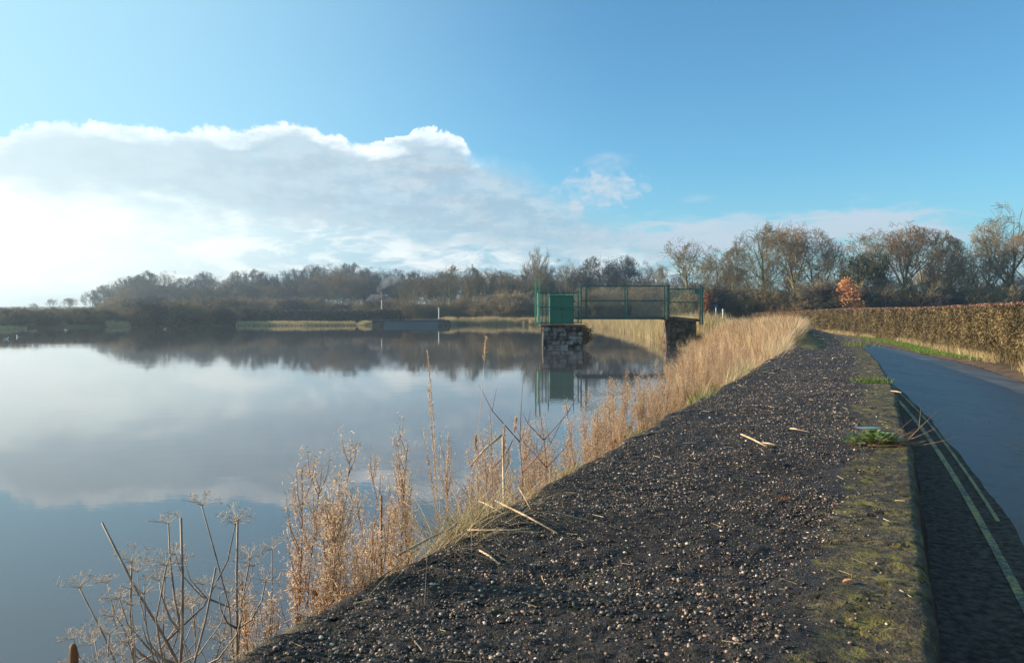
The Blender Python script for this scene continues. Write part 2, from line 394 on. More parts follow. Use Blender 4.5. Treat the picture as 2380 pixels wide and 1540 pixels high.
def stone_mat(name, c1, c2, c3):
    m, g, b = new_mat(name, .9, .2); geo = g.n.new('ShaderNodeNewGeometry'); co = obj_coord(g)
    c = g.mix(geo.outputs['Random Per Island'], c1, c2); n = g.noise(co, 2.2, 6, .6)
    c = g.mix(g.step(n, .44, .60), c, c3); g.l.new(c, b.inputs['Base Color']); bump(g, b, g.noise(co, 30, 5, .6), .6, .02); return m
M['pier_stone'] = stone_mat('weathered_stone', (.10, .070, .058), (.36, .32, .29), (.035, .026, .022))
M['dark_stone'] = stone_mat('dark_stone', (.10, .07, .05), (.18, .12, .08), (.04, .03, .025))
M['mortar'] = noise_mat('mortar', (.05, .04, .035), (.12, .10, .08), 8, .95, .1, .5, 30)
M['concrete'] = noise_mat('weathered_concrete', (.14, .13, .12), (.30, .28, .26), 3, .85, .3, .4, 20)
def paint(name, c, dirt, rough=.45):
    m, g, b = new_mat(name, rough, .5); co = obj_coord(g); n = g.noise(co, 2.5, 6, .65)
    g.l.new(g.mix(g.m('MULTIPLY', g.step(n, .5, .8), .6), c, dirt), b.inputs['Base Color']); bump(g, b, g.noise(co, 6, 3), .15, .01); return m
M['green'] = paint('green_paint', (.012, .10, .075), (.015, .06, .045))
M['green_light'] = paint('bright_green_paint', (.07, .46, .24), (.04, .26, .13))
M['green_box'] = paint('green_box_paint', (.013, .135, .078), (.012, .09, .05), .5)
M['dark_steel'] = paint('dark_green_steel', (.02, .05, .045), (.05, .035, .025), .5)
M['white_paint'] = paint('white_paint', (.78, .77, .74), (.45, .44, .40), .5)
M['blue_paint'] = paint('blue_paint', (.05, .08, .26), (.05, .06, .16), .4)
M['slate'] = noise_mat('roof_slate', (.035, .035, .045), (.08, .07, .075), 2, .7, .4, .3, 12)
M['brick'] = noise_mat('brick', (.20, .09, .06), (.30, .15, .10), 3, .9, .2, .3, 12)
M['render'] = noise_mat('white_render', (.50, .50, .48), (.62, .61, .58), 1, .8, .2, .1)
M['glass'] = new_mat('window_glass', .08, .6)[0]; M['glass'].node_tree.nodes['Principled BSDF'].inputs['Base Color'].default_value = (.03, .04, .05, 1)
M['feather'] = noise_mat('white_feather', (.75, .76, .78), (.85, .85, .85), 8, .6, .3, 0)
M['beak'] = noise_mat('yellow_beak', (.5, .3, .05), (.6, .38, .08), 8, .5, .3, 0)

# ------------------------------------------------------------------ wall alignment
WL = [G(*p, 0) for p in ((500, 1540), (740, 1410), (940, 1310), (1080, 1225), (1260, 1120), (1400, 1052), (1540, 984), (1650, 906), (1760, 846), (1852, 796), (1862, 766))]
WR = [G(*p, 0) for p in ((2175, 1540), (2150, 1300), (2112, 1080), (2087, 950), (2060, 878), (2027, 823), (1967, 786), (1925, 773), (1878, 762))]
def smooth_line(pts, deg):
    """fit X as a polynomial of Y"""
    X, Y = np.array(pts).T; w = 1 / (1 + Y * .12); return np.polyfit(Y, X, deg, w=w)
_cl, _cr = smooth_line(WL, 3), smooth_line(WR, 3)
def lx(Y):
    Y = np.asarray(Y, float); Yc = np.clip(Y, 1.2, 52); d = np.polyval(np.polyder(_cl), Yc); return np.polyval(_cl, Yc) + d * (Y - Yc)
def rx(Y):
    Y = np.asarray(Y, float); Yc = np.clip(Y, 1.2, 52); d = np.polyval(np.polyder(_cr), Yc); return np.maximum(np.polyval(_cr, Yc) + d * (Y - Yc), lx(Y) + .9)

# ------------------------------------------------------------------ lake outline and terrain
def shore_off(Y): return np.interp(Y, [-20, 6, 9, 14.4, 26, 40, 50], [.8, .8, 1.0, 1.7, 4.0, 6.0, 6.2])
near = [(float(lx(Y) - shore_off(Y)), Y) for Y in (-30, -10, 0, 3, 6, 9, 14, 20, 26, 33, 40, 47)]
LAKE = near + [(11.0, 53), (11.2, 57), (12.6, 70), (14.8, 95), (15.8, 130), (15.2, 155), (11, 172), (0, 176), (-11.5, 176), (-13, 166), (-13.4, 160),
               (-27.5, 160), (-32, 164), (-42, 160), (-56, 161), (-66, 153), (-76, 142), (-79, 130), (-77, 118), (-95, 96), (-125, 60), (-140, 0), (-140, -60), (-30, -60)]
LP = np.array(LAKE)
def lake_sd(x, y):
    """positive on land, negative in the lake"""
    x, y = np.asarray(x, float), np.asarray(y, float); best = np.full(x.shape, 1e9); inside = np.zeros(x.shape, bool)
    for i in range(len(LP)):
        ax, ay = LP[i]; bx, by = LP[(i + 1) % len(LP)]; dx, dy = bx - ax, by - ay
        t = np.clip(((x - ax) * dx + (y - ay) * dy) / (dx * dx + dy * dy), 0, 1)
        best = np.minimum(best, np.hypot(x - ax - t * dx, y - ay - t * dy))
        c = (ay > y) != (by > y); inside ^= c & (x < (bx - ax) * (y - ay) / (by - ay + 1e-12) + ax)
    return np.where(inside, -best, best)
def H(x, y):
    x, y = np.asarray(x, float), np.asarray(y, float); s = lake_sd(x, y)
    steep = np.interp(y, [10, 20, 30], [.35, .42, .38])
    land = WATER_Z + np.minimum(s * steep, 1.42) * np.interp(y, [6, 14, 22], [.8, .9, 1.0])
    far = -1.0 + np.clip(s - 30, 0, 700) * .0125 + (fbm(x * .01, y * .01, 3) - .5) * np.clip(s - 60, 0, 100) * .02
    w = x - rx(y)                                            # right of the wall: road level
    roadside = np.minimum(ROAD_Z - .04, -1.3) + np.clip(x - rx(y) - 25, 0, 400) * .012
    k = np.clip((w + .9) / .7, 0, 1); near_land = land * (1 - k) + roadside * k
    kf = np.clip((y - 75) / 40, 0, 1) * (x < 40); kf = np.maximum(kf, np.clip((y - 200) / 50, 0, 1)); kf = np.maximum(kf, x < -20)
    zf = np.minimum(WATER_Z + s * .45, far)
    z = near_land * (1 - kf) + zf * kf
    return np.where(s < 0, np.maximum(WATER_Z + s * .9, -2.6), z)

def axis(lo, hi, fine_lo, fine_hi, step, grow=1.09, mx=60):
    a = list(np.arange(fine_lo, fine_hi, step)); s = step
    x = a[-1]
    while x < hi: s = min(s * grow, mx); x += s; a.append(x)
    s = step; x = a[0]
    while x > lo: s = min(s * grow, mx); x -= s; a.insert(0, x)
    return np.array(a)
gx = axis(-1500, 1500, -6, 24, .45, 1.05); gy = axis(-1500, 1500, -3, 60, .45, 1.05)
XX, YY = np.meshgrid(gx, gy); ZZ = H(XX, YY) + (fbm(XX * .7, YY * .7, 5) - .5) * .08
V = np.stack([XX.ravel(), YY.ravel(), ZZ.ravel()], 1)
nx, ny = len(gx), len(gy); I = np.arange(nx * ny).reshape(ny, nx)
tag(link('ground', np_mesh('ground', V, np.stack([I[:-1, :-1], I[:-1, 1:], I[1:, 1:], I[1:, :-1]], -1).reshape(-1, 4), True), M['ground']), kind='structure')

# water
def water_mat():
    m, g, b = new_mat('lake_water', .006, .5); b.inputs['IOR'].default_value = 1.42
    b.inputs['Base Color'].default_value = (.082, .080, .086, 1)
    co = obj_coord(g); mp = g.n.new('ShaderNodeMapping'); mp.inputs['Scale'].default_value = (.55, 1.3, 1); g.l.new(co, mp.inputs[0])
    a = g.noise(mp.outputs[0], 1.6, 3, .5); c = g.noise(mp.outputs[0], .11, 3, .5); f = g.noise(mp.outputs[0], 11.0, 2, .5)
    h = g.m('ADD', g.m('MULTIPLY', a, g.lin(c, .42, .60, .12, 1.0)), g.m('MULTIPLY', f, .10))
    bump(g, b, h, 1.0, .0024); return m
M['water'] = water_mat()
mb = MB(); mb.v = [(-900, -900, WATER_Z), (300, -900, WATER_Z), (300, 400, WATER_Z), (-900, 400, WATER_Z)]; mb.f = [(0, 1, 2, 3)]
tag(mb.build('water', M['water']), kind='structure')

# ------------------------------------------------------------------ the thick dam wall
def build_wall():
    ys = list(np.arange(-3.0, 1.3, .25)) + list(np.arange(1.3, 4.6, .014)); s = .014
    while ys[-1] < 70: s *= 1.0085; ys.append(ys[-1] + s)
    ys = np.array(ys); nu = 96; us = np.linspace(0, 1, nu)
    XL, XR = lx(ys), rx(ys)
    XL = XL + (fbm(ys * 1.3, ys * 0, 11) - .5) * .10 - .02 + (fbm(ys * 7, ys * 0, 12) - .5) * .05
    XR = XR + (fbm(ys * .9, ys * 0 + 4, 13) - .5) * .05 + .02 + (fbm(ys * 6, ys * 0 + 4, 14) - .5) * .035
    X = XL[:, None] + (XR - XL)[:, None] * us[None]; Yg = np.repeat(ys[:, None], nu, 1); U = np.repeat(us[None], len(ys), 0)
    rough = np.clip((.80 - U) / .1, .45, 1)
    Z = (fbm(X * 60, Yg * 60, 21, 3) - .5) * .024 * rough + (fbm(X * 22, Yg * 22, 22, 3) - .5) * .018 * rough + (fbm(X * 2, Yg * 2, 23, 3) - .5) * .05
    crack = np.abs(fbm(X * 2.2, Yg * 2.2, 41, 4) - .5); Z -= .025 * np.clip(1 - crack / .007, 0, 1) * (U > .6)
    dl = U * (XR - XL)[:, None]; dr = (1 - U) * (XR - XL)[:, None]
    Z -= .035 * np.clip(1 - dl / .10, 0, 1) ** 2 + .025 * np.clip(1 - dr / .035, 0, 1) ** 2 + .012 * (fbm(X * 9, Yg * 9, 25, 3) - .5) * (U > .7)
    # side faces
    lv, rv = [], []
    nl = 7
    for k in range(1, nl + 1):
        t = k / nl; dz = -1.75 * t
        wob = (fbm(ys * 3, ys * 0 + dz * 5, 31) - .5) * .06
        lv.append(np.stack([XL - .02 - .10 * t + wob, ys, Z[:, 0] * (1 - t) + dz], 1))
        wob = (fbm(ys * 3.5, ys * 0 + dz * 6, 33) - .5) * .07
        rv.append(np.stack([XR + .02 + .12 * t + wob, ys, Z[:, -1] * (1 - t) + dz], 1))
    cols = [lv[k] for k in reversed(range(nl))] + [np.stack([X[:, i], ys, Z[:, i]], 1) for i in range(nu)] + rv
    A = [-.01] * nl + list(us) + [1.3] * nl
    V = np.stack(cols, 1); n = V.shape[1]; I = np.arange(len(ys) * n).reshape(len(ys), n)
    me = np_mesh('dam_wall', V.reshape(-1, 3), np.stack([I[:-1, :-1], I[:-1, 1:], I[1:, 1:], I[1:, :-1]], -1).reshape(-1, 4), True)
    at = me.attributes.new('across', 'FLOAT', 'POINT'); at.data.foreach_set('value', np.tile(np.array(A, dtype=np.float32), len(ys)))
    return tag(link('dam_wall', me, M['wall']), 'broad low wall topped with dark pebbly concrete between lake and lane', 'wall')
wall = build_wall()
def build_pebbles():
    parts = []
    V1, F1 = ico(2); V0, F0 = ico(1)
    for (y0, y1, dens, r0, r1, hi) in ((1.3, 2.6, 15000, .0020, .0072, True), (2.6, 4, 11500, .0024, .0078, False), (4, 6.5, 8000, .0028, .0085, False), (6.5, 13, 3200, .004, .010, False), (13, 30, 700, .006, .014, False), (30, 55, 120, .014, .024, False)):
        n = int(dens * 1.25 * (y1 - y0)); y = rng.uniform(y0, y1, n); u = rng.beta(1, 1.0, n) * .93 + .01
        xl, xr = lx(y), rx(y); x = xl + (xr - xl) * u
        keep = (rng.random(n) < np.clip((.84 - u + (fbm(x * 2.2, y * 2.2, 51) - .5) * .30) / .06, .09, 1)) & (rng.random(n) < .2 + 1.6 * np.clip(fbm(x * 2.3, y * 2.3, 52) - .28, 0, 1))
        x, y = x[keep], y[keep]; n = len(x)
        z = (fbm(x * 2, y * 2, 23, 3) - .5) * .05 + (fbm(x * 22, y * 22, 22, 3) - .5) * .018 + .001
        dl = x - lx(y); z = z - .035 * np.clip(1 - dl / .10, 0, 1) ** 2
        r = r0 + (r1 - r0) * rng.random(n) ** 2.6 * 1.1; big = rng.random(n) < .012; r = np.where(big, r * 1.5, r)
        B, Fc = (V1, F1) if hi else (V0, F0)
        a = rng.uniform(0, 2 * np.pi, n); sx, sy, sz = r * rng.uniform(.9, 1.5, n), r * rng.uniform(.7, 1.0, n), r * rng.uniform(.6, .9, n)
        lx_, ly_, lz_ = B[None, :, 0] * sx[:, None], B[None, :, 1] * sy[:, None], B[None, :, 2] * sz[:, None]
        jit = 1 + (rng.random((n, len(B))) - .5) * (.12 if hi else .25)
        px = (lx_ * np.cos(a)[:, None] - ly_ * np.sin(a)[:, None]) * jit + x[:, None]; py = (lx_ * np.sin(a)[:, None] + ly_ * np.cos(a)[:, None]) * jit + y[:, None]
        pz = lz_ * jit + (z - r * .12)[:, None]
        parts.append((np.stack([px, py, pz], -1).reshape(-1, 3), (Fc[None] + (np.arange(n) * len(B))[:, None, None]).reshape(-1, 3)))
    V, Fs = merge(parts)
    o = link('pebble_aggregate', np_mesh('pebble_aggregate', V, Fs, True), M['pebble'], wall); o['kind'] = 'stuff'
    o['label'] = 'rounded pebbles set in the concrete'
build_pebbles()

# ------------------------------------------------------------------ lane, markings, verge
def right_road(Y):
    w = np.interp(Y, [-5, 5, 20, 35, 55, 80, 130], [4.8, 4.8, 5.5, 6.0, 5.4, 4.8, 4.4]); return rx(Y) + w
def ribbon(name, xl, xr, zf, mat, y0=-4, y1=120, nu=6, grow=1.01, step=.12, wob=0, **tg):
    ys = [y0]; s = step
    while ys[-1] < y1: s *= grow; ys.append(ys[-1] + s)
    ys = np.array(ys); us = np.linspace(0, 1, nu); A, B = xl(ys), xr(ys)
    if wob: B = B + (fbm(ys * .8, ys * 0, 61) - .5) * wob
    X = A[:, None] + (B - A)[:, None] * us[None]; Yg = np.repeat(ys[:, None], nu, 1); Z = zf(X, Yg, us[None] + 0 * X)
    I = np.arange(X.size).reshape(X.shape)
    me = np_mesh(name, np.stack([X, Yg, Z], -1).reshape(-1, 3), np.stack([I[:-1, :-1], I[:-1, 1:], I[1:, 1:], I[1:, :-1]], -1).reshape(-1, 4), True)
    return tag(link(name, me, mat), **tg)
def asphalt_mat():
    m, g, b = new_mat('wet_asphalt', .4, .5); co = obj_coord(g)
    mp = g.n.new('ShaderNodeMapping'); mp.inputs['Rotation'].default_value = (0, 0, R(25)); mp.inputs['Scale'].default_value = (1.6, .25, 1); g.l.new(co, mp.inputs[0])
    n = g.noise(mp.outputs[0], 1.2, 5, .6); f = g.noise(co, 120, 3, .6); q = g.noise(co, 3, 5, .6)
    c = g.mix(g.step(n, .35, .65), (.042, .048, .060), (.110, .118, .132)); c = g.mix(g.m('MULTIPLY', g.step(q, .52, .66), .6), c, (.034, .032, .030)); c = g.mix(g.m('MULTIPLY', g.step(g.noise(co, 70, 3, .7), .56, .66), .5), c, (.19, .18, .17))
    g.l.new(c, b.inputs['Base Color']); g.l.new(g.lin(n, .3, .7, .24, .46), b.inputs['Roughness']); bump(g, b, g.m('ADD', f, g.m('MULTIPLY', g.noise(co, 45, 4, .7), 1.2)), .9, .010); return m
M['asphalt'] = asphalt_mat()
camber = lambda X, Y, U: ROAD_Z + .04 * (1 - (2 * U - 1) ** 2)
ribbon('road', lambda y: rx(y) - .1, right_road, camber, M['asphalt'], nu=9, wob=.35, kind='structure')
def line_mat():
    m, g, b = new_mat('worn_yellow_line', .6, .4); co = obj_coord(g); n = g.noise(co, 24, 6, .7); c = g.noise(co, 1.3, 3, .6)
    g.l.new(g.mix(g.step(g.m('ADD', n, g.m('MULTIPLY', c, .6)), .74, .86), (.36, .31, .09), (.085, .078, .06)), b.inputs['Base Color']); return m
M['yellow'] = line_mat()
def poly_of(pts):
    pp = [G(p[0] - 14, p[1], ROAD_Z) for p in pts]; X, Y = np.array(pp).T; off = X - rx(Y); o = np.polyfit(Y, off, 1); return lambda y: rx(y) + np.clip(np.polyval(o, y), .6, 1.9)
outer = poly_of(((2373, 1379), (2308, 1248), (2251, 1152), (2185, 1037), (2120, 949), (2068, 902)))
inner = poly_of(((2319, 1194), (2216, 1045), (2139, 949)))
def lane_z(dz):
    def f(X, Y, U):
        A = rx(Y) - .1; u = (X - A) / (right_road(Y) - A); return ROAD_Z + .04 * (1 - (2 * u - 1) ** 2) + dz
    return f
ribbon('yellow_line', lambda y: outer(y) - .038, lambda y: outer(y) + .038, lane_z(.016), M['yellow'], y0=-2, y1=60, nu=2, kind='structure')
ribbon('yellow_line', lambda y: inner(y) - .022, lambda y: inner(y) + .022, lane_z(.016), M['yellow'], y0=8.3, y1=60, nu=2, kind='structure')
M['gutter'] = noise_mat('gutter_silt', (.05, .044, .038), (.17, .145, .115), 16, .9, .15, 1.0, 60, .03)
ribbon('gutter', lambda y: rx(y) - .08, lambda y: inner(y) + .10, lambda X, Y, U: lane_z(.005)(X, Y, U) + .07 * np.clip(1 - U * 2.2, 0, 1) + (fbm(X * 9, Y * 9, 71) - .5) * .05 * np.clip(1 - U * 2, 0, 1), M['gutter'], y1=60, nu=9, step=.05, wob=.12, kind='structure')
def hedge_x(Y): return np.interp(Y, [-6, 31.5, 44, 57, 88, 104, 125, 150], [2.4, 20.3, 24.2, 28.8, 35.8, 36.5, 35.0, 30.0])
ribbon('verge', lambda y: right_road(y) - .25, lambda y: hedge_x(y) + .3, lambda X, Y, U: ROAD_Z + .02 + .10 * np.clip(U * 3, 0, 1) + (fbm(X * 3, Y * 3, 73) - .5) * .08, M['mud'], y0=-3, nu=14, wob=0, kind='structure')

# ------------------------------------------------------------------ the clipped hedge
def build_hedge(name, xf, y0, y1, h, wd, n, mats, label, lw=.034, zf=lambda x, y: ROAD_Z + 0 * np.asarray(y, float), hfun=None):
    t = thing(name, label, 'hedge', (float(xf(y0)), y0, float(zf(xf(y0), y0))))
    o3 = np.array(t.location)
    ys = np.linspace(y0, y1, 90); hh = (lambda y: h + 0 * y) if hfun is None else hfun
    # core
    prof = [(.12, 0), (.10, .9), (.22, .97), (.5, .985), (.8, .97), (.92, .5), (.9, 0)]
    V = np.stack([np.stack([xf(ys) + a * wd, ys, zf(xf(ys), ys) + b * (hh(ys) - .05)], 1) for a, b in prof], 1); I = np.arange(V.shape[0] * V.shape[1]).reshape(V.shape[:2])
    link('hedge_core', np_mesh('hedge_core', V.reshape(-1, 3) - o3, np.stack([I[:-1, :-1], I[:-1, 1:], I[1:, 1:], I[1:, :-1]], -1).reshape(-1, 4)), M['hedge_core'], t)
    # leafy face
    def leaves(n, face):
        y = y0 + (y1 - y0) * rng.random(n) ** 1.7; x = xf(y); hy = hh(y); zz = rng.random(n)
        if face == 'front': xx = x + rng.normal(0, .055, n) + .06 + (fbm(y * 1.3, zz * 2.6, 81) - .5) * .16 + (fbm(y * 5, zz * 9, 82) - .5) * .12; z = zz * hy
        else: xx = x + rng.random(n) * wd; z = hy + rng.normal(0, .035, n) + (fbm(y * .8, xx, 83) - .5) * .10
        c = np.stack([xx, y, z + zf(x, y)], 1)
        s = lw * rng.uniform(.4, 1.25, n) * np.interp(y, [y0, y1], [1, 2.0])
        A = rng.normal(0, 1, (n, 3)); A /= np.linalg.norm(A, axis=1, keepdims=True); B = np.cross(A, rng.normal(0, 1, (n, 3))); B /= np.linalg.norm(B, axis=1, keepdims=True) + 1e-6
        return quads(c, A * s[:, None], B * (s * .45)[:, None])
    V, f = leaves(n, 'front')
    # upright stems near the foot
    k = n // 24; y = y0 + (y1 - y0) * rng.random(k) ** 1.7; x = xf(y) + rng.normal(-.03, .06, k); z = zf(x, y)
    V2, q2, t2 = blades(np.stack([x, y, z], 1), rng.uniform(.2, .9, k), rng.uniform(.010, .022, k) * np.interp(y, [y0, y1], [1, 1.8]), rng.uniform(0, .25, k), rng.uniform(0, .2, k))
    Vm, Fm = merge([(V, f), (V2, [q2, t2])])
    link('foliage', np_mesh('hedge_foliage', Vm - o3, Fm), mats[0], t)
    V, f = leaves(n // 3, 'top'); link('clipped_top', np_mesh('hedge_top', V - o3, f), mats[1], t)
    return t
build_hedge('hedge', hedge_x, -4, 118, 2.55, 1.5, 260000, (M['hedge_leaf'], M['hedge_top']), 'long clipped brown beech hedge along the far side of the lane',
            hfun=lambda y: np.interp(y, [0, 31, 44, 57, 88, 118], [2.5, 2.58, 2.58, 2.62, 2.75, 2.3]) + (fbm(y * .25, y * 0, 85) - .5) * .12)

# straw tufts at the hedge foot, green verge grass
def grass_patch(name, pts, h, w, mat, label, parent=None, lean=.3, bend=.4, segs=3, dist_w=True):
    n = len(pts); hs = h[0] + (h[1] - h[0]) * rng.random(n); ws = rng.uniform(w[0], w[1], n)
    V, q, t = blades(pts, hs, ws, rng.uniform(0, lean, n), rng.uniform(0, bend, n), segs)
    return tag(link(name, np_mesh(name, V, [q, t]), mat, parent), label, name.replace('_', ' '), kind='stuff')
n = 15000; y = 8 + 100 * rng.random(n) ** 1.8; x = hedge_x(y) - .05 - np.abs(rng.normal(0, .28, n)); k = fbm(x * 0 + y * .35, x * 0, 91) > .40
x, y = x[k], y[k]
grass_patch('hedge_foot_grass', np.stack([x, y, np.full(len(x), ROAD_Z + .08)], 1), (.12, .55), (.012, .035), M['reed'], 'dry straw coloured grass along the foot of the clipped hedge')
n = 26000; y = rng.uniform(36, 74, n); x = hedge_x(y) - .25 - 1.5 * rng.random(n) * np.interp(y, [36, 44, 60, 74], [.2, 1, 1, .4])
grass_patch('verge_grass', np.stack([x, y, np.full(len(x), ROAD_Z + .09)], 1), (.05, .16), (.015, .035), M['verge'], 'bright green grass strip between the lane and the hedge')

# ------------------------------------------------------------------ bank grasses
def scatter(n, y0, y1, side0, side1, pw=1.0):
    y = y0 + (y1 - y0) * rng.random(n) ** pw; xl_ = lx(y); a = xl_ - side1(y); b = xl_ - side0(y); x = a + (b - a) * rng.random(n)
    return x, y
zero = lambda y: 0 * y + .03
parts = []
for (y0, y1, n, h0, h1, w0, w1, over) in ((2.2, 3.2, 300, .2, .7, .002, .004, 0), (3.2, 5.5, 3600, .25, 1.1, .0022, .005, 0), (5.5, 12, 9000, .3, 1.15, .003, .008, 0), (12, 24, 26000, .3, 1.0, .006, .014, 0), (24, 54, 60000, .3, .95, .010, .026, 0)):
    x, y = scatter(n, y0, y1, zero, lambda q: shore_off(q) * .96)
    k = fbm(x * .9, y * .9, 101) > (.40 if y0 < 12 else .36); x, y = x[k], y[k]; m = len(x); clump = fbm(x * .5, y * .5, 102)
    hs = (h0 + (h1 - h0) * rng.random(m) ** 1.6) * (.55 + .9 * clump)
    V, q, t = blades(np.stack([x, y, H(x, y) - .03], 1), hs, rng.uniform(w0, w1, m), rng.uniform(0, .3, m) + np.clip(fbm(x * 1.1, y * 1.1, 105) - .45, 0, 1) * 3.2 * rng.random(m), rng.uniform(0, .7, m), 3, az=fbm(x * .7, y * .7, 106) * 14 + rng.normal(0, .6, m))
    parts.append((V, [q, t]))
V, Fs = merge(parts)
tag(link('bank_grass', np_mesh('bank_grass', V, Fs), M['straw_mound']), 'dense dry straw and reddish stalks covering the bank beside the wall', 'dry grass', kind='stuff')
n = 9000; y = rng.uniform(36, 51, n); x = lx(y) - rng.uniform(1.2, 5.0, n); k = fbm(x * .5, y * .5, 141) > .5; x, y = x[k], y[k]; m = len(x)
V, q, t = blades(np.stack([x, y, H(x, y)], 1), rng.uniform(.25, .75, m), rng.uniform(.012, .026, m), rng.uniform(0, .6, m), rng.uniform(0, .6, m), 3)
tag(link('mound_grass', np_mesh('mound_grass', V, [q, t]), M['green_grass']), 'greener rough grass on top of the bank by the abutment', 'grass', kind='stuff')
n = 1500; y = 7 + 44 * rng.random(n) ** .8; x = lx(y) - rng.random(n) * shore_off(y) * .95; m = n
V, q, t = blades(np.stack([x, y, H(x, y)], 1), rng.uniform(.8, 1.5, m) * np.interp(y, [7, 20, 50], [1, .95, .8]), .004 + .0004 * y, rng.uniform(0, .25, m), rng.uniform(0, .25, m), 4)
tag(link('bank_stalks', np_mesh('bank_stalks', V, [q, t]), M['dead_leaf']), 'thin reddish brown stalks standing above the bank straw', 'dry stalks', kind='stuff')
# fringe leaning over the wall edge
parts = []
for (y0, y1, n, w) in ((3.3, 9, 700, .0035), (9, 20, 2600, .008), (20, 48, 6000, .016)):
    y = rng.uniform(y0, y1, n); k = fbm(y * 1.1, y * 0, 111) > .47; y = y[k]; x = lx(y) - rng.uniform(-.03, .15, len(y)); m = len(y)
    V, q, t = blades(np.stack([x, y, np.full(m, -.10)], 1), rng.uniform(.08, .38, m), rng.uniform(.5 * w, w, m), rng.uniform(0, .8, m), rng.uniform(.1, .7, m), 3)
    parts.append((V, [q, t]))
V, Fs = merge(parts)
tag(link('edge_straw', np_mesh('edge_straw', V, Fs), M['straw']), 'dry straw fringe bending over the lake edge of the wall', 'dry grass', kind='stuff')
parts = []
for (yc, xo, r, n, h) in ((3.55, -.05, .14, 110, .16), (4.6, .0, .10, 60, .1), (8.9, .02, .3, 260, .13), (9.6, -.02, .3, 200, .13), (12.8, 0, .4, 220, .16), (6.2, -.02, .12, 60, .1)):
    y = rng.normal(yc, r, n); x = lx(y) - .04 + xo + rng.normal(0, r * .25, n)
    V, q, t = blades(np.stack([x, y, np.full(n, -.07)], 1), rng.uniform(.3 * h, h, n), np.full(n, .0035 + .0006 * yc), rng.uniform(0, .8, n), rng.uniform(0, .5, n), 3); parts.append((V, [q, t]))
V, Fs = merge(parts)
tag(link('green_tufts', np_mesh('green_tufts', V, Fs), M['green_grass']), 'fresh green grass tufts sprouting along the lake edge of the wall', 'grass', kind='stuff')

# reeds round the far shore
def shore_reeds(name, pl, n, depth, h, w, mat, label, dens=None):
    pl = np.array(pl); d = np.hypot(*np.diff(pl, axis=0).T); cum = np.r_[0, np.cumsum(d)]
    s = rng.uniform(0, cum[-1], n); x = np.interp(s, cum, pl[:, 0]); y = np.interp(s, cum, pl[:, 1])
    i = np.clip(np.searchsorted(cum, s) - 1, 0, len(d) - 1); t = (pl[i + 1] - pl[i]) / d[i][:, None]; nrm = np.stack([t[:, 1], -t[:, 0]], 1)
    o = rng.uniform(-.4, depth, n); x = x + nrm[:, 0] * o; y = y + nrm[:, 1] * o
    k = fbm(x * .3, y * .3, 121) > .28; x, y = x[k], y[k]; m = len(x)
    hs = (h[0] + (h[1] - h[0]) * rng.random(m)) * (.6 + .7 * fbm(x * .25, y * .25, 122))
    V, q, tt = blades(np.stack([x, y, np.maximum(H(x, y), WATER_Z - .05)], 1), hs, rng.uniform(w * .5, w, m), rng.uniform(0, .25, m), rng.uniform(0, .4, m), 2)
    tag(link(name, np_mesh(name, V, [q, tt]), mat), label, 'reeds', kind='stuff')
shore_reeds('reed_bed', [(11.3, 57), (12.6, 70), (14.8, 95), (15.8, 130), (15.2, 155), (11, 172)], 26000, 4.5, (.5, 1.5), .05, M['reed'], 'golden reeds on the lake bank seen beneath the green footbridge')
shore_reeds('reed_bed', [(11, 172), (0, 176), (-11.5, 176), (-12.9, 167)], 16000, 3.0, (.8, 1.7), .09, M['reed'], 'sunlit reeds on the far bank between the low bridge and the green enclosure')
shore_reeds('reed_bed', [(-30, 163), (-32, 164), (-42, 160), (-56, 161)], 5000, 3.0, (.3, .8), .09, M['reed'], 'low pale reeds on the spit left of the low grey bridge')
shore_reeds('reed_bed', [(-70.5, 147), (-73.5, 144.5)], 900, 1.5, (.5, 1.1), .10, M['reed'], 'small mound of tan reeds on the left shore below the scrub')
shore_reeds('reed_bed', [(-76.5, 125), (-75.8, 119)], 900, 1.5, (.4, .8), .10, M['reed'], 'tan reeds at the far left end of the shore')

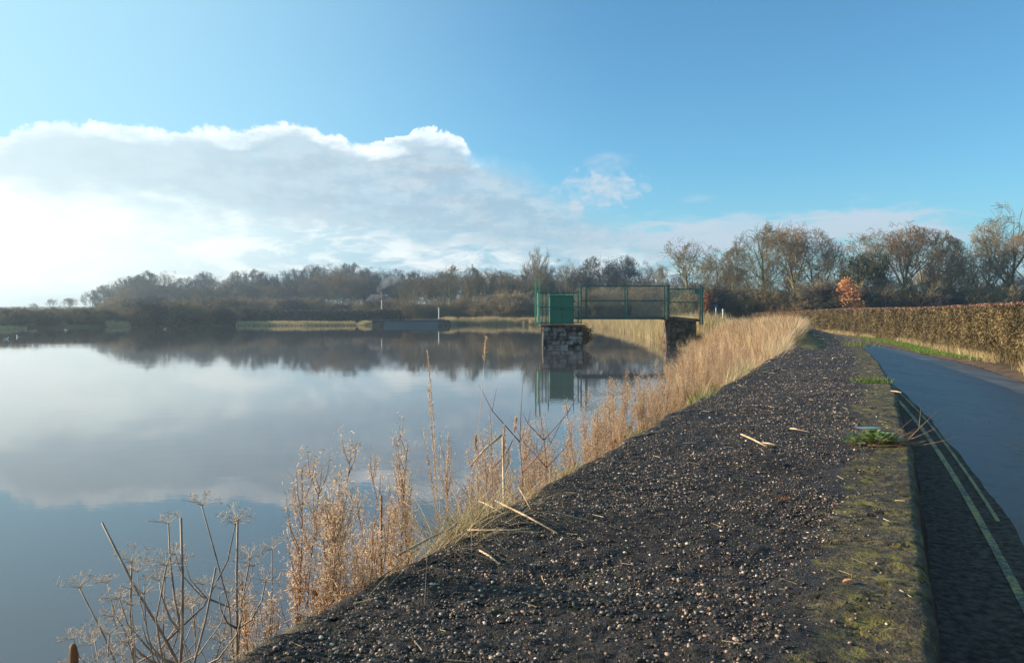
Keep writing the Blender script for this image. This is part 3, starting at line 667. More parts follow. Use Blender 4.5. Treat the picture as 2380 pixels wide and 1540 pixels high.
# ------------------------------------------------------------------ trees
def grow(seed, Ht=10.0, spread=.62, trunk=.28, limbs=9, dens=1.0, up=.25, lean=(0, 0), multi=1, env=.40, r0=.22, low=.25):
    """bare tree; returns (thick segs, twig segs)"""
    rs = np.random.default_rng(seed); thick, thin = [], []
    def branch(p, d, L, r, lev):
        ns = (7, 5, 4, 3, 2)[min(lev, 4)]; pts = [p]; dirs = []
        for i in range(ns):
            d = d + rs.normal(0, (.05, .16, .2, .22, .25)[min(lev, 4)], 3) + np.array([lean[0] * .1, lean[1] * .1, up * (.25 if lev else .05)]); d = d / np.linalg.norm(d)
            p = p + d * L / ns; pts.append(p); dirs.append(d)
        rr = [r * (1 - .72 * (i / ns) ** .9) for i in range(ns + 1)]
        dst = thick if lev <= 1 else thin
        for i in range(ns): dst.append((pts[i], pts[i + 1], rr[i], rr[i + 1]))
        if lev >= 4: return
        nc = (limbs, 6, 7, 8)[lev]; nc = max(2, int(round(nc * dens * rs.uniform(.8, 1.2))))
        for c in range(nc):
            t = (low if lev == 0 else .25) + (1 - (low if lev == 0 else .25)) * (c + rs.random()) / nc
            i = min(int(t * ns), ns - 1); q = pts[i] + (pts[i + 1] - pts[i]) * (t * ns - i)
            dd = dirs[i]; o = rs.normal(0, 1, 3); o -= dd * o.dot(dd); o /= np.linalg.norm(o)
            ang = rs.uniform(.45, .95) if lev else rs.uniform(.6, 1.1) * (1.2 - .55 * t)
            nd = dd * math.cos(ang) + o * math.sin(ang)
            ratio = (spread * (1.2 - .35 * t), .60, .56, .50)[lev] * rs.uniform(.75, 1.2)
            branch(q, nd, L * ratio * (1.0 if lev else 1.0), rr[i] * (.42 if lev else .5) , lev + 1)
    for k in range(multi):
        a = rs.uniform(0, 6.28); sp = .0 if multi == 1 else rs.uniform(.15, .5)
        branch(np.array([math.cos(a) * .2 * (multi > 1), math.sin(a) * .2 * (multi > 1), -.3]), np.array([math.cos(a) * sp, math.sin(a) * sp, 1.0]), Ht * (.78 if multi == 1 else rs.uniform(.6, .85)), r0 / math.sqrt(multi), 0)
    if env and multi == 1:                       # keep the crown inside a lumpy dome
        k1, k2, k3 = rs.uniform(0, 6, 3)
        def ok(p):
            x, y, z = p; a = math.atan2(y, x); zc = (z - .60 * Ht) / (.43 * Ht if z > .60 * Ht else .50 * Ht); q = 1 + .10 * math.sin(3 * a + k1 + 2 * zc) + .08 * math.sin(5 * a + k2 - 5 * zc) + .05 * math.sin(9 * zc + k3 + 2 * a)
            return (x * x + y * y) / (env * Ht) ** 2 + zc * zc < q * q
        thin = [t_ for t_ in thin if ok(t_[1])]; thick = [t_ for t_ in thick if ok(t_[1]) or t_[0][2] < .3 * Ht]
    return thick, thin
def segmesh(name, segs, k, rmin=0.0):
    P0 = np.array([s[0] for s in segs]); P1 = np.array([s[1] for s in segs]); a = np.maximum(np.array([s[2] for s in segs]), rmin); b = np.maximum(np.array([s[3] for s in segs]), rmin)
    return prisms(P0, P1, a, b, k)
def leaf_cloud(centres, n, r, s, rs, flat=.6):
    c = centres[rs.integers(0, len(centres), n)] + rs.normal(0, r, (n, 3))
    A = rs.normal(0, 1, (n, 3)); A /= np.linalg.norm(A, axis=1, keepdims=True); B = np.cross(A, rs.normal(0, 1, (n, 3))); B /= np.linalg.norm(B, axis=1, keepdims=True) + 1e-6
    q = s * rs.uniform(.5, 1.2, n)[:, None]; return quads(c, A * q, B * q * flat)
PROTO = {}
def make_tree(key, name, cat, seed, bark, twig, rmin=.014, leaves=None, **kw):
    t = thing(name, key, cat, (0, -500, -50)); thick, thin = grow(seed, **kw)
    V, f = segmesh('t', thick, 7, .02); link('trunk', np_mesh('trunk', V, f, True), M[bark], t)
    V, f = segmesh('t', thin, 3, rmin); link('crown', np_mesh('crown', V, f), M[twig], t)
    if leaves:
        kind, n, r, s, zr = leaves; P1 = np.array([q[1] for q in thick + thin[::5]]); P1 = P1[(P1[:, 2] > zr[0]) & (P1[:, 2] < zr[1])]
        V, f = leaf_cloud(P1, n, r, s, np.random.default_rng(seed + 5)); link('leaves', np_mesh('leaves', V, f), M[kind], t)
    top = float(np.percentile([q[1][2] for q in thick + thin], 99.5)); PROTO[key] = (t, top, [False]); return t
def nth(i): return '%d%s' % (i, 'th' if 10 < i % 100 < 14 else {1: 'st', 2: 'nd', 3: 'rd'}.get(i % 10, 'th'))
def shoreY(px, k, y0=60):
    for Y in np.arange(y0, 260, 1.0):
        if lake_sd((px - CX) / F * Y, Y) > k: return float(Y)
    return 200.0
def plant_tree(key, px, top, Y, label, group=None, wide=1.0, rz=None, cat=None):
    t, h, used = PROTO[key]; X = (px - CX) / F * Y; zg = float(H(X, Y)); zt = CAM_Z + (HY - top) / F * Y; s = (zt - zg) / h
    rz = random.uniform(0, 6.28) if rz is None else rz
    if not used[0]:
        used[0] = True; t.location = (X, Y, zg); t.rotation_euler = (0, 0, rz); t.scale = (s * wide, s * wide, s); t['label'] = label
        if group: t['group'] = group
        return t
    return dup(t, (X, Y, zg), rz, (s * wide, s * wide, s), label, group, cat)
make_tree('oak', 'bare_tree', 'tree', 11, 'bark', 'twig', spread=.72, limbs=12, low=.28, r0=.26, env=.40)
make_tree('oak_b', 'bare_tree', 'tree', 12, 'bark', 'twig', spread=.82, limbs=11, low=.25, r0=.24, env=.47)
make_tree('oak_c', 'bare_tree', 'tree', 13, 'bark_yellow', 'twig', spread=.68, limbs=15, low=.10, r0=.25, env=.38)
make_tree('brown', 'bare_tree', 'tree', 14, 'bark', 'twig_brown', spread=.74, limbs=13, low=.36, r0=.24, dens=1.12, env=.44)
make_tree('slim', 'bare_tree', 'tree', 15, 'bark', 'twig', spread=.42, limbs=12, low=.2, r0=.16, up=.45, env=.24)
make_tree('vase', 'bare_tree', 'tree', 16, 'bark', 'twig', spread=.62, limbs=9, low=.1, r0=.15, up=1.3, multi=3)
make_tree('dark', 'bare_tree', 'tree', 17, 'bark', 'twig_dark', spread=.78, limbs=13, low=.2, r0=.25, dens=1.15, rmin=.02, env=.46)
make_tree('dark_b', 'bare_tree', 'tree', 18, 'bark', 'twig_dark', spread=.74, limbs=14, low=.25, r0=.24, dens=1.12, rmin=.02, env=.42)
make_tree('ivy', 'ivy_clad_tree', 'tree', 19, 'bark', 'twig', spread=.48, limbs=10, low=.2, r0=.24, leaves=('ivy', 5500, .35, .085, (.2, 7.6)))
make_tree('orange', 'beech_sapling', 'tree', 20, 'bark', 'twig_brown', env=.30, Ht=4.5, spread=.62, limbs=9, low=.06, r0=.07, dens=.85, rmin=.006, leaves=('orange_leaf', 1500, .16, .07, (.2, 9)))
make_tree('redbush', 'red_leaved_shrub', 'shrub', 21, 'bark', 'twig_brown', env=.2, Ht=3.0, spread=.3, limbs=8, low=.06, r0=.05, dens=.8, rmin=.005, leaves=('red_leaf', 900, .08, .05, (.1, 9)))
make_tree('scrub', 'scrub_bush', 'bush', 22, 'bark', 'scrub', Ht=4.0, spread=.8, limbs=8, low=.05, r0=.09, multi=5, rmin=.012, dens=.9)
make_tree('scrub_b', 'scrub_bush', 'bush', 23, 'bark', 'scrub', Ht=4.0, spread=.9, limbs=7, low=.05, r0=.09, multi=6, rmin=.014, dens=.88)
make_tree('dark_scrub', 'scrub_bush', 'bush', 24, 'bark', 'twig_dark', Ht=4.0, spread=.85, limbs=8, low=.05, r0=.09, multi=5, rmin=.018, dens=.92, leaves=('evergreen', 2500, .3, .09, (.1, 3)))
def conifer():
    t = thing('conifer', 'conifer', 'tree', (0, -500, -50)); rs = np.random.default_rng(3)
    MB().tube([(0, 0, -.3), (0, 0, 5), (0, 0, 9.6)], [.2, .12, .02], 7).build('trunk', M['bark'], t, True)
    n = 9000; z = rs.uniform(.6, 10, n); r = (10.1 - z) * .17 * np.sqrt(rs.random(n)) * (1 + .3 * np.sin(z * 9)); a = rs.uniform(0, 6.28, n)
    c = np.stack([r * np.cos(a), r * np.sin(a), z - r * .3], 1); V, f = leaf_cloud(c, n, .04, .10, rs); link('crown', np_mesh('conifer_crown', V, f), M['evergreen'], t)
    PROTO['conifer'] = (t, 10.0, [False])
conifer()

ROW = 'row of bare trees behind the clipped hedge'
for k, px, top, Y, wd, lab in (
    ('oak_b', 1600, 558, 128, 1.0, 'spreading bare tree at the left end of the row, just right of the green gate'),
    ('oak', 1668, 578, 138, .8, 'smaller bare tree second from the left end of the row behind the hedge'),
    ('slim', 1712, 570, 142, 1.1, 'narrow bare tree left of the tall broad one with a golden trunk'),
    ('oak_c', 1782, 522, 125, .95, 'tall broad bare tree with a sunlit mossy trunk above the grassy bank'),
    ('brown', 1845, 524, 130, .95, 'tall brown-tinted bare tree behind the end of the pebbly wall'),
    ('oak', 1898, 536, 132, .85, 'forked bare tree between the brown-tinted one and the orange sapling'),
    ('oak_b', 1945, 575, 140, .8, 'lower bare tree just left of the orange-leaved sapling'),
    ('ivy', 2008, 543, 122, .9, 'ivy-covered dark green tree just right of the orange sapling'),
    ('brown', 2100, 524, 126, 1.1, 'big domed tree with russet twigs right of the ivy-covered one'),
    ('oak', 2150, 548, 134, .8, 'bare tree on the right shoulder of the domed russet tree'),
    ('slim', 2195, 540, 128, 1.1, 'thin upright bare tree between the domed russet tree and the leaning ones'),
    ('oak_b', 2245, 568, 124, .85, 'leaning bare tree with low crooked limbs near the right edge'),
    ('oak_c', 2290, 548, 130, .85, 'olive-tinted bare tree just left of the tallest tree'),
    ('oak', 2342, 476, 128, .82, 'tallest bare tree near the right edge of the picture'),
    ('brown', 2398, 535, 124, .9, 'russet bare tree cut by the right edge of the picture')):
    plant_tree(k, px, top, Y, lab, ROW, wd)
for i in range(14):
    px = 1585 + i * 64 + random.uniform(-12, 12)
    plant_tree(('dark', 'oak', 'dark_b', 'slim', 'brown')[i % 5], px, random.uniform(612, 645), random.uniform(160, 190), nth(i + 1) + ' from the left of the slender bare trees lining up behind the front row', 'second line of trees beyond the hedge', .75)
plant_tree('orange', 1965, 650, 112, 'young beech with bright orange leaves behind the hedge', None, 1.15, 1.0)
plant_tree('redbush', 1641, 684, 62, 'red-leaved shrub beside the gate post of the footbridge', None, 1.0)
for i in range(34):
    px = 1590 + i * 25 + random.uniform(-8, 8); k = ('scrub', 'scrub_b', 'dark_scrub', 'scrub_b')[i % 4]
    plant_tree(k, px, random.uniform(655, 692), random.uniform(116, 124) if px > 1850 else random.uniform(122, 130), nth(i + 1) + ' bush from the left in the undergrowth beneath the tree row beyond the hedge', 'undergrowth below the tree row', 1.2)
MID = 'bare trees on the far bank behind the green enclosure'
for k, px, top, Y, wd, lab in (
    ('vase', 1262, 586, 205, 1.0, 'fan-shaped bare tree rising directly above the green enclosure'),
    ('oak', 1318, 602, 210, .9, 'bare tree just right of the fan-shaped one'),
    ('dark', 1388, 597, 205, 1.0, 'dense dark domed tree above the middle of the footbridge'),
    ('dark_b', 1450, 596, 210, .9, 'second dark domed tree above the right part of the footbridge'),
    ('oak', 1497, 608, 215, .8, 'bare tree at the right end of the dark clump above the footbridge'),
    ('slim', 1537, 618, 200, .6, 'solitary thin bare tree in the gap above the footbridge gate'),
    ('oak_b', 965, 640, 215, 1.0, 'pale bare tree at the left end of the clump behind the low grey bridge'),
    ('oak', 1010, 636, 220, .9, 'bare tree behind the right end of the low grey bridge'),
    ('oak_c', 1052, 618, 210, 1.1, 'rounded tall bare tree above the start of the sunlit reeds'),
    ('slim', 1095, 617, 205, 1.0, 'upright bare tree right of the rounded one above the reeds'),
    ('oak_b', 1132, 622, 208, .8, 'forked bare tree midway above the sunlit reeds'),
    ('oak', 1172, 630, 212, .8, 'bare tree left of the fan-shaped one'),
    ('slim', 1210, 634, 214, 1.0, 'thin bare tree directly left of the fan-shaped one')):
    plant_tree(k, px, top, Y, lab, MID, wd)
for i in range(28):
    px = 945 + i * 22.5 + random.uniform(-10, 10)
    plant_tree(('dark', 'dark_b', 'oak')[i % 3], px, random.uniform(626, 650) + (px > 1500) * 25, random.uniform(225, 250), nth(i + 1) + ' from the left of the dusky bare trees backing the far bank clump', 'dusky back line of the far bank', 1.0)
for i in range(26):
    px = 955 + i * 24.5 + random.uniform(-8, 8); tp = random.uniform(688, 705) - (18 if 1170 < px < 1260 else 0) - (22 if px > 1360 else 0)
    plant_tree(('scrub', 'scrub_b')[i % 2], px, tp, random.uniform(186, 196), nth(i + 1) + ' from the left of the tawny scrub bushes behind the far reeds', 'tawny scrub behind the reeds', 1.3)
LEFT = 'hazy wood across the lake'
sky_l = [(212, 690), (240, 678), (262, 668), (290, 658), (318, 655), (342, 646), (388, 645), (422, 662), (448, 660), (474, 648), (508, 658), (556, 646), (585, 641), (612, 648), (645, 652),
         (672, 641), (702, 640), (735, 632), (765, 629), (795, 630), (818, 627), (850, 640), (880, 636), (910, 642), (935, 652)]
for i, (px, tp) in enumerate(sky_l):
    plant_tree(('dark', 'dark_b', 'oak', 'dark')[i % 4], px, tp - 16, 325 + 20 * math.sin(i * 2.3), nth(i + 1) + ' from the left of the skyline trees of the hazy wood across the lake', LEFT, .95)
for i in range(58):
    px = 225 + i * 12.6 + random.uniform(-6, 6); t = np.interp(px, [q[0] for q in sky_l], [q[1] for q in sky_l]) + random.uniform(8, 30)
    plant_tree(('dark_b', 'dark', 'brown')[i % 3], px, t - 2, random.uniform(280, 330), nth(i + 1) + ' from the left of the shadowy trees inside the hazy wood', 'inner trees of the hazy wood', 1.1)
for px, tp, lab in ((78, 703, 'faint little tree on the skyline at the far left'), (124, 692, 'small bare tree on the field horizon left of the wood'), (163, 692, 'small reddish bare tree nearest the left end of the wood')):
    plant_tree('brown' if px > 150 else 'oak', px, tp, 330, lab, None, 1.3)
for i in range(46):
    px = -60 + i * 13.5 + random.uniform(-6, 6); tp = 718 + random.uniform(-5, 4) - (14 if 330 < px < 480 else 0) - (4 if px > 500 else 0); X = (px - CX) / F
    plant_tree(('dark_scrub', 'scrub_b', 'scrub')[i % 3], px, tp, shoreY(px, 3.5 + 5 * (i % 2), 80), nth(i + 1) + ' from the left of the grey-brown bushes in the left shore scrub', 'scrub belt on the left shore', 1.5)
for i in range(33):
    px = 262 + i * 21 + random.uniform(-8, 8)
    plant_tree(('scrub', 'scrub_b', 'dark_scrub')[i % 3], px, random.uniform(688, 702) if px < 790 else random.uniform(694, 706), random.uniform(205, 222), nth(i + 1) + ' from the left of the brown bushes between far hedge and hazy wood', 'bushes before the hazy wood', 1.4)
plant_tree('conifer', 847, 685, 226, 'dark conical evergreen beside the far white-gabled cottage', None, 1.1)

def far_hedge():
    t = thing('hedge', 'long dark unclipped hedge on the far shore below the cottages', 'hedge', (-45, 186, float(H(-45, 186)))); o3 = np.array(t.location)
    n = 26000; x = rng.uniform(-78, -26, n); y = 184 + rng.uniform(0, 2.5, n) + x * -.02; hz = 2.6 + .5 * fbm(x * .3, x * 0, 131); z = H(x, y) + hz * rng.random(n) ** .8
    V, f = leaf_cloud(np.stack([x, y, z], 1), n, .05, .15, rng); link('foliage', np_mesh('far_hedge', V - o3, f), M['twig_dark'], t)
    mb = MB()
    for i in range(26):
        xx = -78 + i * 2; zz = float(H(xx + 1, 186)); mb.box(xx - o3[0], xx + 2 - o3[0], .3 - xx * .02 - 1.2, 1.8 - xx * .02 - 1.2, zz - o3[2] - .1, zz - o3[2] + 2.4 + .2 * (i % 3))
    mb.build('hedge_core', M['hedge_core'], t)
far_hedge()

# ------------------------------------------------------------------ draw-off pier, enclosure and footbridge
PY = 54.6; PS = PY / 2535.0
def pu(px): return (px - 1630) * PS            # from photo pixel to metres on the plane of the pier
def pv(py): return CAM_Z + (1000 - py) * PS
def masonry(mb, x0, x1, z0, z1, y, depth, face='front', rows=6, rs=random, cw=.55):
    """courses of blocks standing proud of the body"""
    z = z0; rh = (z1 - z0) / rows
    for r in range(rows):
        x = x0; 
        while x < x1 - .02:
            w = min(rs.uniform(.35, .75) * cw / .55, x1 - x)
            if x1 - x - w < .18: w = x1 - x
            pr = rs.uniform(.0, .05); g = .012
            if face == 'front': mb.box(x + g, x + w - g, y - depth - pr, y + .05, z + g, z + rh - g)
            else: mb.box(y - depth - pr if face == 'left' else y - .05, y + .05 if face == 'left' else y + depth + pr, x + g, x + w - g, z + g, z + rh - g)
            x += w
        z += rh
def build_pier():
    x0, x1 = pu(1729), pu(1856); zt = pv(1040); y1 = PY + 2.6
    t = thing('stone_pier', 'square weathered stone pier standing in the lake under the green enclosure', 'pier', ((x0 + x1) / 2, PY, WATER_Z)); ox, oy, oz = t.location
    MB().box(x0 - ox + .04, x1 - ox - .04, .04, y1 - oy, -1.2, zt - oz).build('core', M['mortar'], t)
    mb = MB(); masonry(mb, x0 - ox, x1 - ox, -.4, zt - oz - .02, .05, .05, rows=6); masonry(mb, .06, y1 - oy, -.4, zt - oz - .02, x0 - ox + .05, .05, 'left', rows=6); masonry(mb, .06, y1 - oy, -.4, zt - oz - .02, x1 - ox - .05, .05, 'right', rows=6)
    mb.build('stone_facing', M['pier_stone'], t, bevel=.015)
    MB().box(x0 - ox - .18, x1 - ox + .12, -.18, y1 - oy + .1, zt - oz, zt - oz + .13).build('capping_slab', M['dark_stone'], t, bevel=.02)
    # outlet screen and rods hanging at the left side
    mb = MB()
    for k in range(3): mb.tube([(x0 - ox - .14 + k * .05, -.05 + k * .3, -.5), (x0 - ox - .14 + k * .05, -.05 + k * .3, zt - oz)], .018)
    mb.build('drain_rod', M['dark_steel'], t)
    o = thing('ivy_clump', 'dark reddish ivy and roots hanging on the right side of the stone pier', 'ivy', (x1 + .05, PY + .1, zt - .5)); rs = np.random.default_rng(9)
    c = np.stack([rs.normal(.12, .16, 60), rs.normal(.3, .35, 60), rs.uniform(-.6, .45, 60)], 1); V, f = leaf_cloud(c, 1800, .09, .045, rs); link('leaves', np_mesh('ivy_leaves', V, f), M['dead_leaf'], o)
    mb = MB()
    for k in range(12): mb.tube([(rs.uniform(-.05, .25), rs.uniform(-.1, .6), .5), (rs.uniform(0, .3), rs.uniform(-.1, .6), 0), (rs.uniform(0, .15), rs.uniform(-.1, .6), rs.uniform(-.9, -.4))], .012, 4)
    mb.build('stems', M['bark'], o)
build_pier()
def wires(mb, x0, x1, z0, z1, y, sp=.05, r=.0035, axis='x'):
    n = int((x1 - x0) / sp)
    for i in range(n + 1):
        x = x0 + (x1 - x0) * i / max(n, 1); p = ((x, y, z0), (x, y, z1)) if axis == 'x' else ((y, x, z0), (y, x, z1)); mb.tube(p, r, 3)
    n = int((z1 - z0) / sp)
    for i in range(n + 1):
        z = z0 + (z1 - z0) * i / max(n, 1); p = ((x0, y, z), (x1, y, z)) if axis == 'x' else ((y, x0, z), (y, x1, z)); mb.tube(p, r, 3)
def post(mb, x, y, z0, z1, w=.035): mb.box(x - w, x + w, y - w, y + w, z0, z1)
def build_enclosure():
    x0, x1 = pu(1712), pu(1850); zb = pv(1030); zt = pv(931); zm = pv(977); yf, yb = PY - .05, PY + 2.4
    t = thing('valve_enclosure', 'green mesh cage standing on the stone pier around the green cabinet', 'enclosure', (x0, PY, zb)); o = t.location
    def rel(mb, nm, mat, **k):
        mb.v = [(a - o.x, b - o.y, c - o.z) for a, b, c in mb.v]; return mb.build(nm, mat, t, **k)
    for (x, y, top) in ((x0 + .05, yf, zt), (pu(1726), yf, zt), (pu(1738), yf, zt), (x1, yf, pv(910)), (x0 + .05, yb, zt), (pu(1760), yb, zt), (x1, yb, zt + .2)):
        mb = MB(); post(mb, x, y, zb, top, .045 if x == x1 else .03); rel(mb, 'post', M['green'])
    mb = MB()
    for z in (zt, zm, zb + .06):
        mb.box(x0, x1, yf - .025, yf + .015, z - .03, z + .03); mb.box(x0, x1, yb - .02, yb + .02, z - .025, z + .025)
        mb.box(x0 + .02, x0 + .07, yf, yb, z - .025, z + .025); mb.box(x1 - .02, x1 + .02, yf, yb, z - .024, z + .026)
    rel(mb, 'rail', M['green'])
    mb = MB(); wires(mb, x0 + .06, pu(1748), zb + .08, zt - .03, yf + .02, .06, .0045); wires(mb, pu(1830), x1 - .04, zb + .08, zt - .03, yf + .02, .06, .0045); wires(mb, x0 + .06, x1 - .04, zb + .08, zt - .03, yb, .075, .0035); wires(mb, yf, yb, zb + .08, zt, x0 + .02, .075, .0035, 'y')
    rel(mb, 'mesh_panel', M['green'])
    # tall light-green side screen that stands out over the water
    a, b = pu(1703), pu(1717.5); lo, hi, mid = pv(1032), pv(888), pv(929)
    mb = MB()
    for (z0, z1, xa, xb) in ((lo, mid, a, b + .02), (mid + .02, hi, a + .02, b + .03)):
        mb.box(xa, xa + .075, yf - .12, yf - .06, z0, z1); mb.box(xb - .075, xb, yf - .12, yf - .06, z0, z1); mb.box(xa, xb, yf - .125, yf - .055, z0, z0 + .05); mb.box(xa, xb, yf - .125, yf - .055, z1 - .05, z1)
        mb.box(xa, xa + .05, yf + .3, yf + .36, z0, z1); mb.box(xa + .001, xa + .049, yf - .06, yf + .3, z1 - .045, z1 - .005)
    mb.box(a + .05, b - .03, yf - .11, yf - .07, pv(975), pv(972))
    rel(mb, 'side_screen', M['green_light'])
    mb = MB(); wires(mb, a + .04, b - .02, lo + .04, mid - .04, yf - .09, .05, .004); rel(mb, 'screen_mesh', M['green_light'])
build_enclosure()
def build_cabinet():
    x0, x1 = pu(1750), pu(1828); zb = pv(1031.5); zt = pv(940)
    t = thing('valve_cabinet', 'tall green two-door metal cabinet inside the mesh cage', 'cabinet', ((x0 + x1) / 2, PY + .3, zb)); w = (x1 - x0) / 2; h = zt - zb
    MB().box(-w, w, .04, 1.1, 0, h).build('body', M['green_box'], t, bevel=.01)
    for s in (-1, 1):
        a, b = (-w + .02, -.008) if s < 0 else (.008, w - .02)
        d = MB().box(a, b, 0, .035, .06, h - .06).build('door', M['green_box'], t, bevel=.006)
        MB().box(s * .06 - .012, s * .06 + .012, -.03, -.002, h * .48, h * .56).build('handle', M['dark_steel'], d)
    for z in (.22, .5, .8): MB().box(w + .002, w + .10, .1, .2, h * z - .07, h * z + .07).build('hinge', M['green'], t)
    MB().box(-w - .04, w + .04, -.03, 1.14, h + .002, h + .045).build('lid', M['green_light'], t, bevel=.01)
    # raised stems either side
    g = thing('lifting_stem', 'paired thin green rods rising behind the left side of the cabinet', 'rod', (pu(1748), PY + 1.5, zb))
    MB().tube([(.02, 0, 0), (0, 0, pv(898) - zb)], .022).tube([(.14, 0, 0), (.04, .1, pv(903) - zb)], .022).build('rod', M['dark_steel'], g)
    g = thing('lifting_stem', 'single dark rod rising behind the right side of the cabinet', 'rod', (pu(1829), PY + 1.5, zb))
    MB().tube([(0, 0, 0), (.05, 0, pv(896) - zb)], .03).build('rod', M['dark_steel'], g)
build_cabinet()
def build_footbridge():
    xa, xb, xe = pu(1852), pu(2131), pu(2234); zd = pv(1009); yf, yb = PY + .35, PY + 1.75
    t = thing('footbridge', 'narrow steel footbridge with green mesh sides from the stone pier to the bank', 'footbridge', (xa, PY, zd)); o = t.location
    def rel(mb, nm, mat, **k):
        mb.v = [(a - o.x, b - o.y, c - o.z) for a, b, c in mb.v]; return mb.build(nm, mat, t, **k)
    rel(MB().box(xa - .3, xb + .35, yf - .06, yf, zd - .16, zd + .01).box(xa - .3, xb + .35, yb, yb + .06, zd - .16, zd + .01), 'beam', M['dark_steel'])
    rel(MB().box(xa - .28, xb + .33, yf + .002, yb - .002, zd - .03, zd + .02), 'deck', M['concrete'])
    zt, zm, z0 = pv(908.5), pv(956), zd + .06
    for x, y in ((pu(1870), yf), (pu(1999), yf), (xb, yf), (pu(1872), yb), (pu(2001), yb), (xb, yb)):
        rel(MB().box(x - .035, x + .035, y - .035, y + .035, zd - .05, zt + .06), 'post', M['green'])
    rel(MB().box(xb - .09, xb - .04, yf - .045, yf + .02, zd - .15, zt + .1).box(xb + .04, xb + .085, yf - .045, yf + .02, zd - .5, zt + .09), 'gate_post', M['green'])
    mb = MB()
    for z in (zt, zm, z0):
        mb.box(xa, xb, yf - .022, yf + .018, z - .025, z + .025); mb.box(xa, xb, yb - .018, yb + .022, z - .022, z + .022)
    rel(mb, 'rail', M['green'])
    mb = MB(); wires(mb, xa, xb, z0, zt, yf - .02, .07, .0030); wires(mb, xa, xb, z0, zt, yb + .01, .07, .0030); rel(mb, 'mesh_panel', M['dark_steel'])
    # landward part
    zt2, zm2 = pv(919), pv(961); mb = MB(); zg = pv(1006)
    for z in (zt2, zm2): mb.box(xb + .09, xe - .05, yf - .02, yf + .02, z - .022, z + .022); mb.box(xb + .09, xe - .05, yb - .02, yb + .02, z - .022, z + .022)
    rel(mb, 'landing_rail', M['green'])
    mb = MB(); wires(mb, xb + .09, xe - .06, zg, zt2, yf, .075, .0028); wires(mb, xb + .09, xe - .06, zg, zt2, yb, .075, .0028); rel(mb, 'landing_mesh', M['green'])
    for x, w in ((xe - .03, .045), (xe + .13, .05)):
        rel(MB().box(x - w, x + w, yf - .04, yf + .04, zg - .6, pv(911) + .01 * w), 'end_post', M['green'])
    rel(MB().box(xe - .42, xe - .09, yf - .05, yf - .03, pv(936), pv(919.5)), 'sign_plate', M['green'])
    # bank abutment
    x0, x1 = pu(2133), pu(2212)
    a = thing('stone_abutment', 'dark stone abutment carrying the landward end of the footbridge', 'abutment', ((x0 + x1) / 2, PY, WATER_Z)); ox = a.location.x; h = pv(1018) - WATER_Z
    MB().box(x0 - ox + .05, x1 - ox + .1, .05, 2.3, -1.2, h).build('core', M['mortar'], a)
    mb = MB(); masonry(mb, x0 - ox, x1 - ox + .1, -.5, h - .15, .05, .05, rows=6); masonry(mb, .06, 2.3, -.5, h - .15, x0 - ox + .05, .05, 'left', rows=6); mb.build('stone_facing', M['dark_stone'], a, bevel=.015)
    MB().poly_prism([(x0 - ox - .25, h), (x1 - ox + .4, h - .12), (x1 - ox + .4, h + .02), (x1 - ox + .1, h + .08), (x0 - ox + .25, h + .23), (x0 - ox - .25, h + .19)], (-.12, 2.4)).build('coping', M['dark_stone'], a)
build_footbridge()

# ------------------------------------------------------------------ low far bridge, posts, sign, cottages, smoke
def build_weir():
    Y = 158.0; x0, x1 = P(868, 0, Y)[0], P(1042, 0, Y)[0]; zt = P(0, 743.5, Y)[2]
    t = thing('low_bridge', 'long low grey slab bridge over the far inlet', 'bridge', ((x0 + x1) / 2, Y, WATER_Z)); ox = t.location.x; h = zt - WATER_Z
    MB().box(x0 - ox, x1 - ox, 0, 3, h - .28, h).build('deck', M['slate'], t)
    for a, b in ((x0 - ox - .2, x0 - ox + 1.9), (x1 - ox - 1.9, x1 - ox + .1)):
        MB().box(a, b, -.15, 3.2, -1, h - .282).build('pier', M['dark_stone'], t)
    MB().box(x0 - ox + 1.9, x1 - ox - 1.9, .12, .5, -1, h - .29).build('sky_reflection_panel', M['panel'], t)  # added panel, stands in for sky reflected in water beyond the bridge
    MB().box(x0 - ox + 7, x1 - ox - 1, 2.9, 3.05, h, h + .22).build('parapet', M['concrete'], t)
M['panel'] = noise_mat('reflected_sky_blue', (.10, .12, .14), (.14, .16, .18), .4, .5, .4, 0)  # blue-grey colour imitates the sky's reflection on water
build_weir()
def white_post(px, y0, y1, Y, label, w=.10):
    x, _, z1 = P(px, y0, Y); z0 = min(P(px, y1, Y)[2], float(H(x, Y)))
    t = thing('marker_post', label, 'post', (x, Y, z0))
    MB().tube([(0, 0, -.2), (0, 0, z1 - z0)], w, 8).build('shaft', M['white_paint'], t); MB().tube([(0, 0, z1 - z0 + .002), (0, 0, z1 - z0 + .05), (0, 0, z1 - z0 + .10)], [w * 1.25, w * 1.1, w * .2], 8).build('cap', M['white_paint'], t)
white_post(1020, 716, 740, 163, 'slim white pole at the right end of the low far bridge')
white_post(887, 698, 722, 200, 'slim white pole in front of the far white-gabled cottage')
white_post(1680, 720, 732, 70, 'short white marker post in the grass right of the footbridge gate', .05)
def round_sign():
    x, y, z = P(1664, 711, 72); zg = float(H(x, y)); t = thing('round_sign', 'small round blue sign on a white post beyond the gate', 'sign', (x, y, zg))
    MB().tube([(0, 0, -.2), (0, 0, z - zg + .1)], .035, 8).build('post', M['white_paint'], t)
    MB().tube([(0, -.06, z - zg), (0, -.04, z - zg)], .15, 20).build('plate', M['blue_paint'], t)
round_sign()
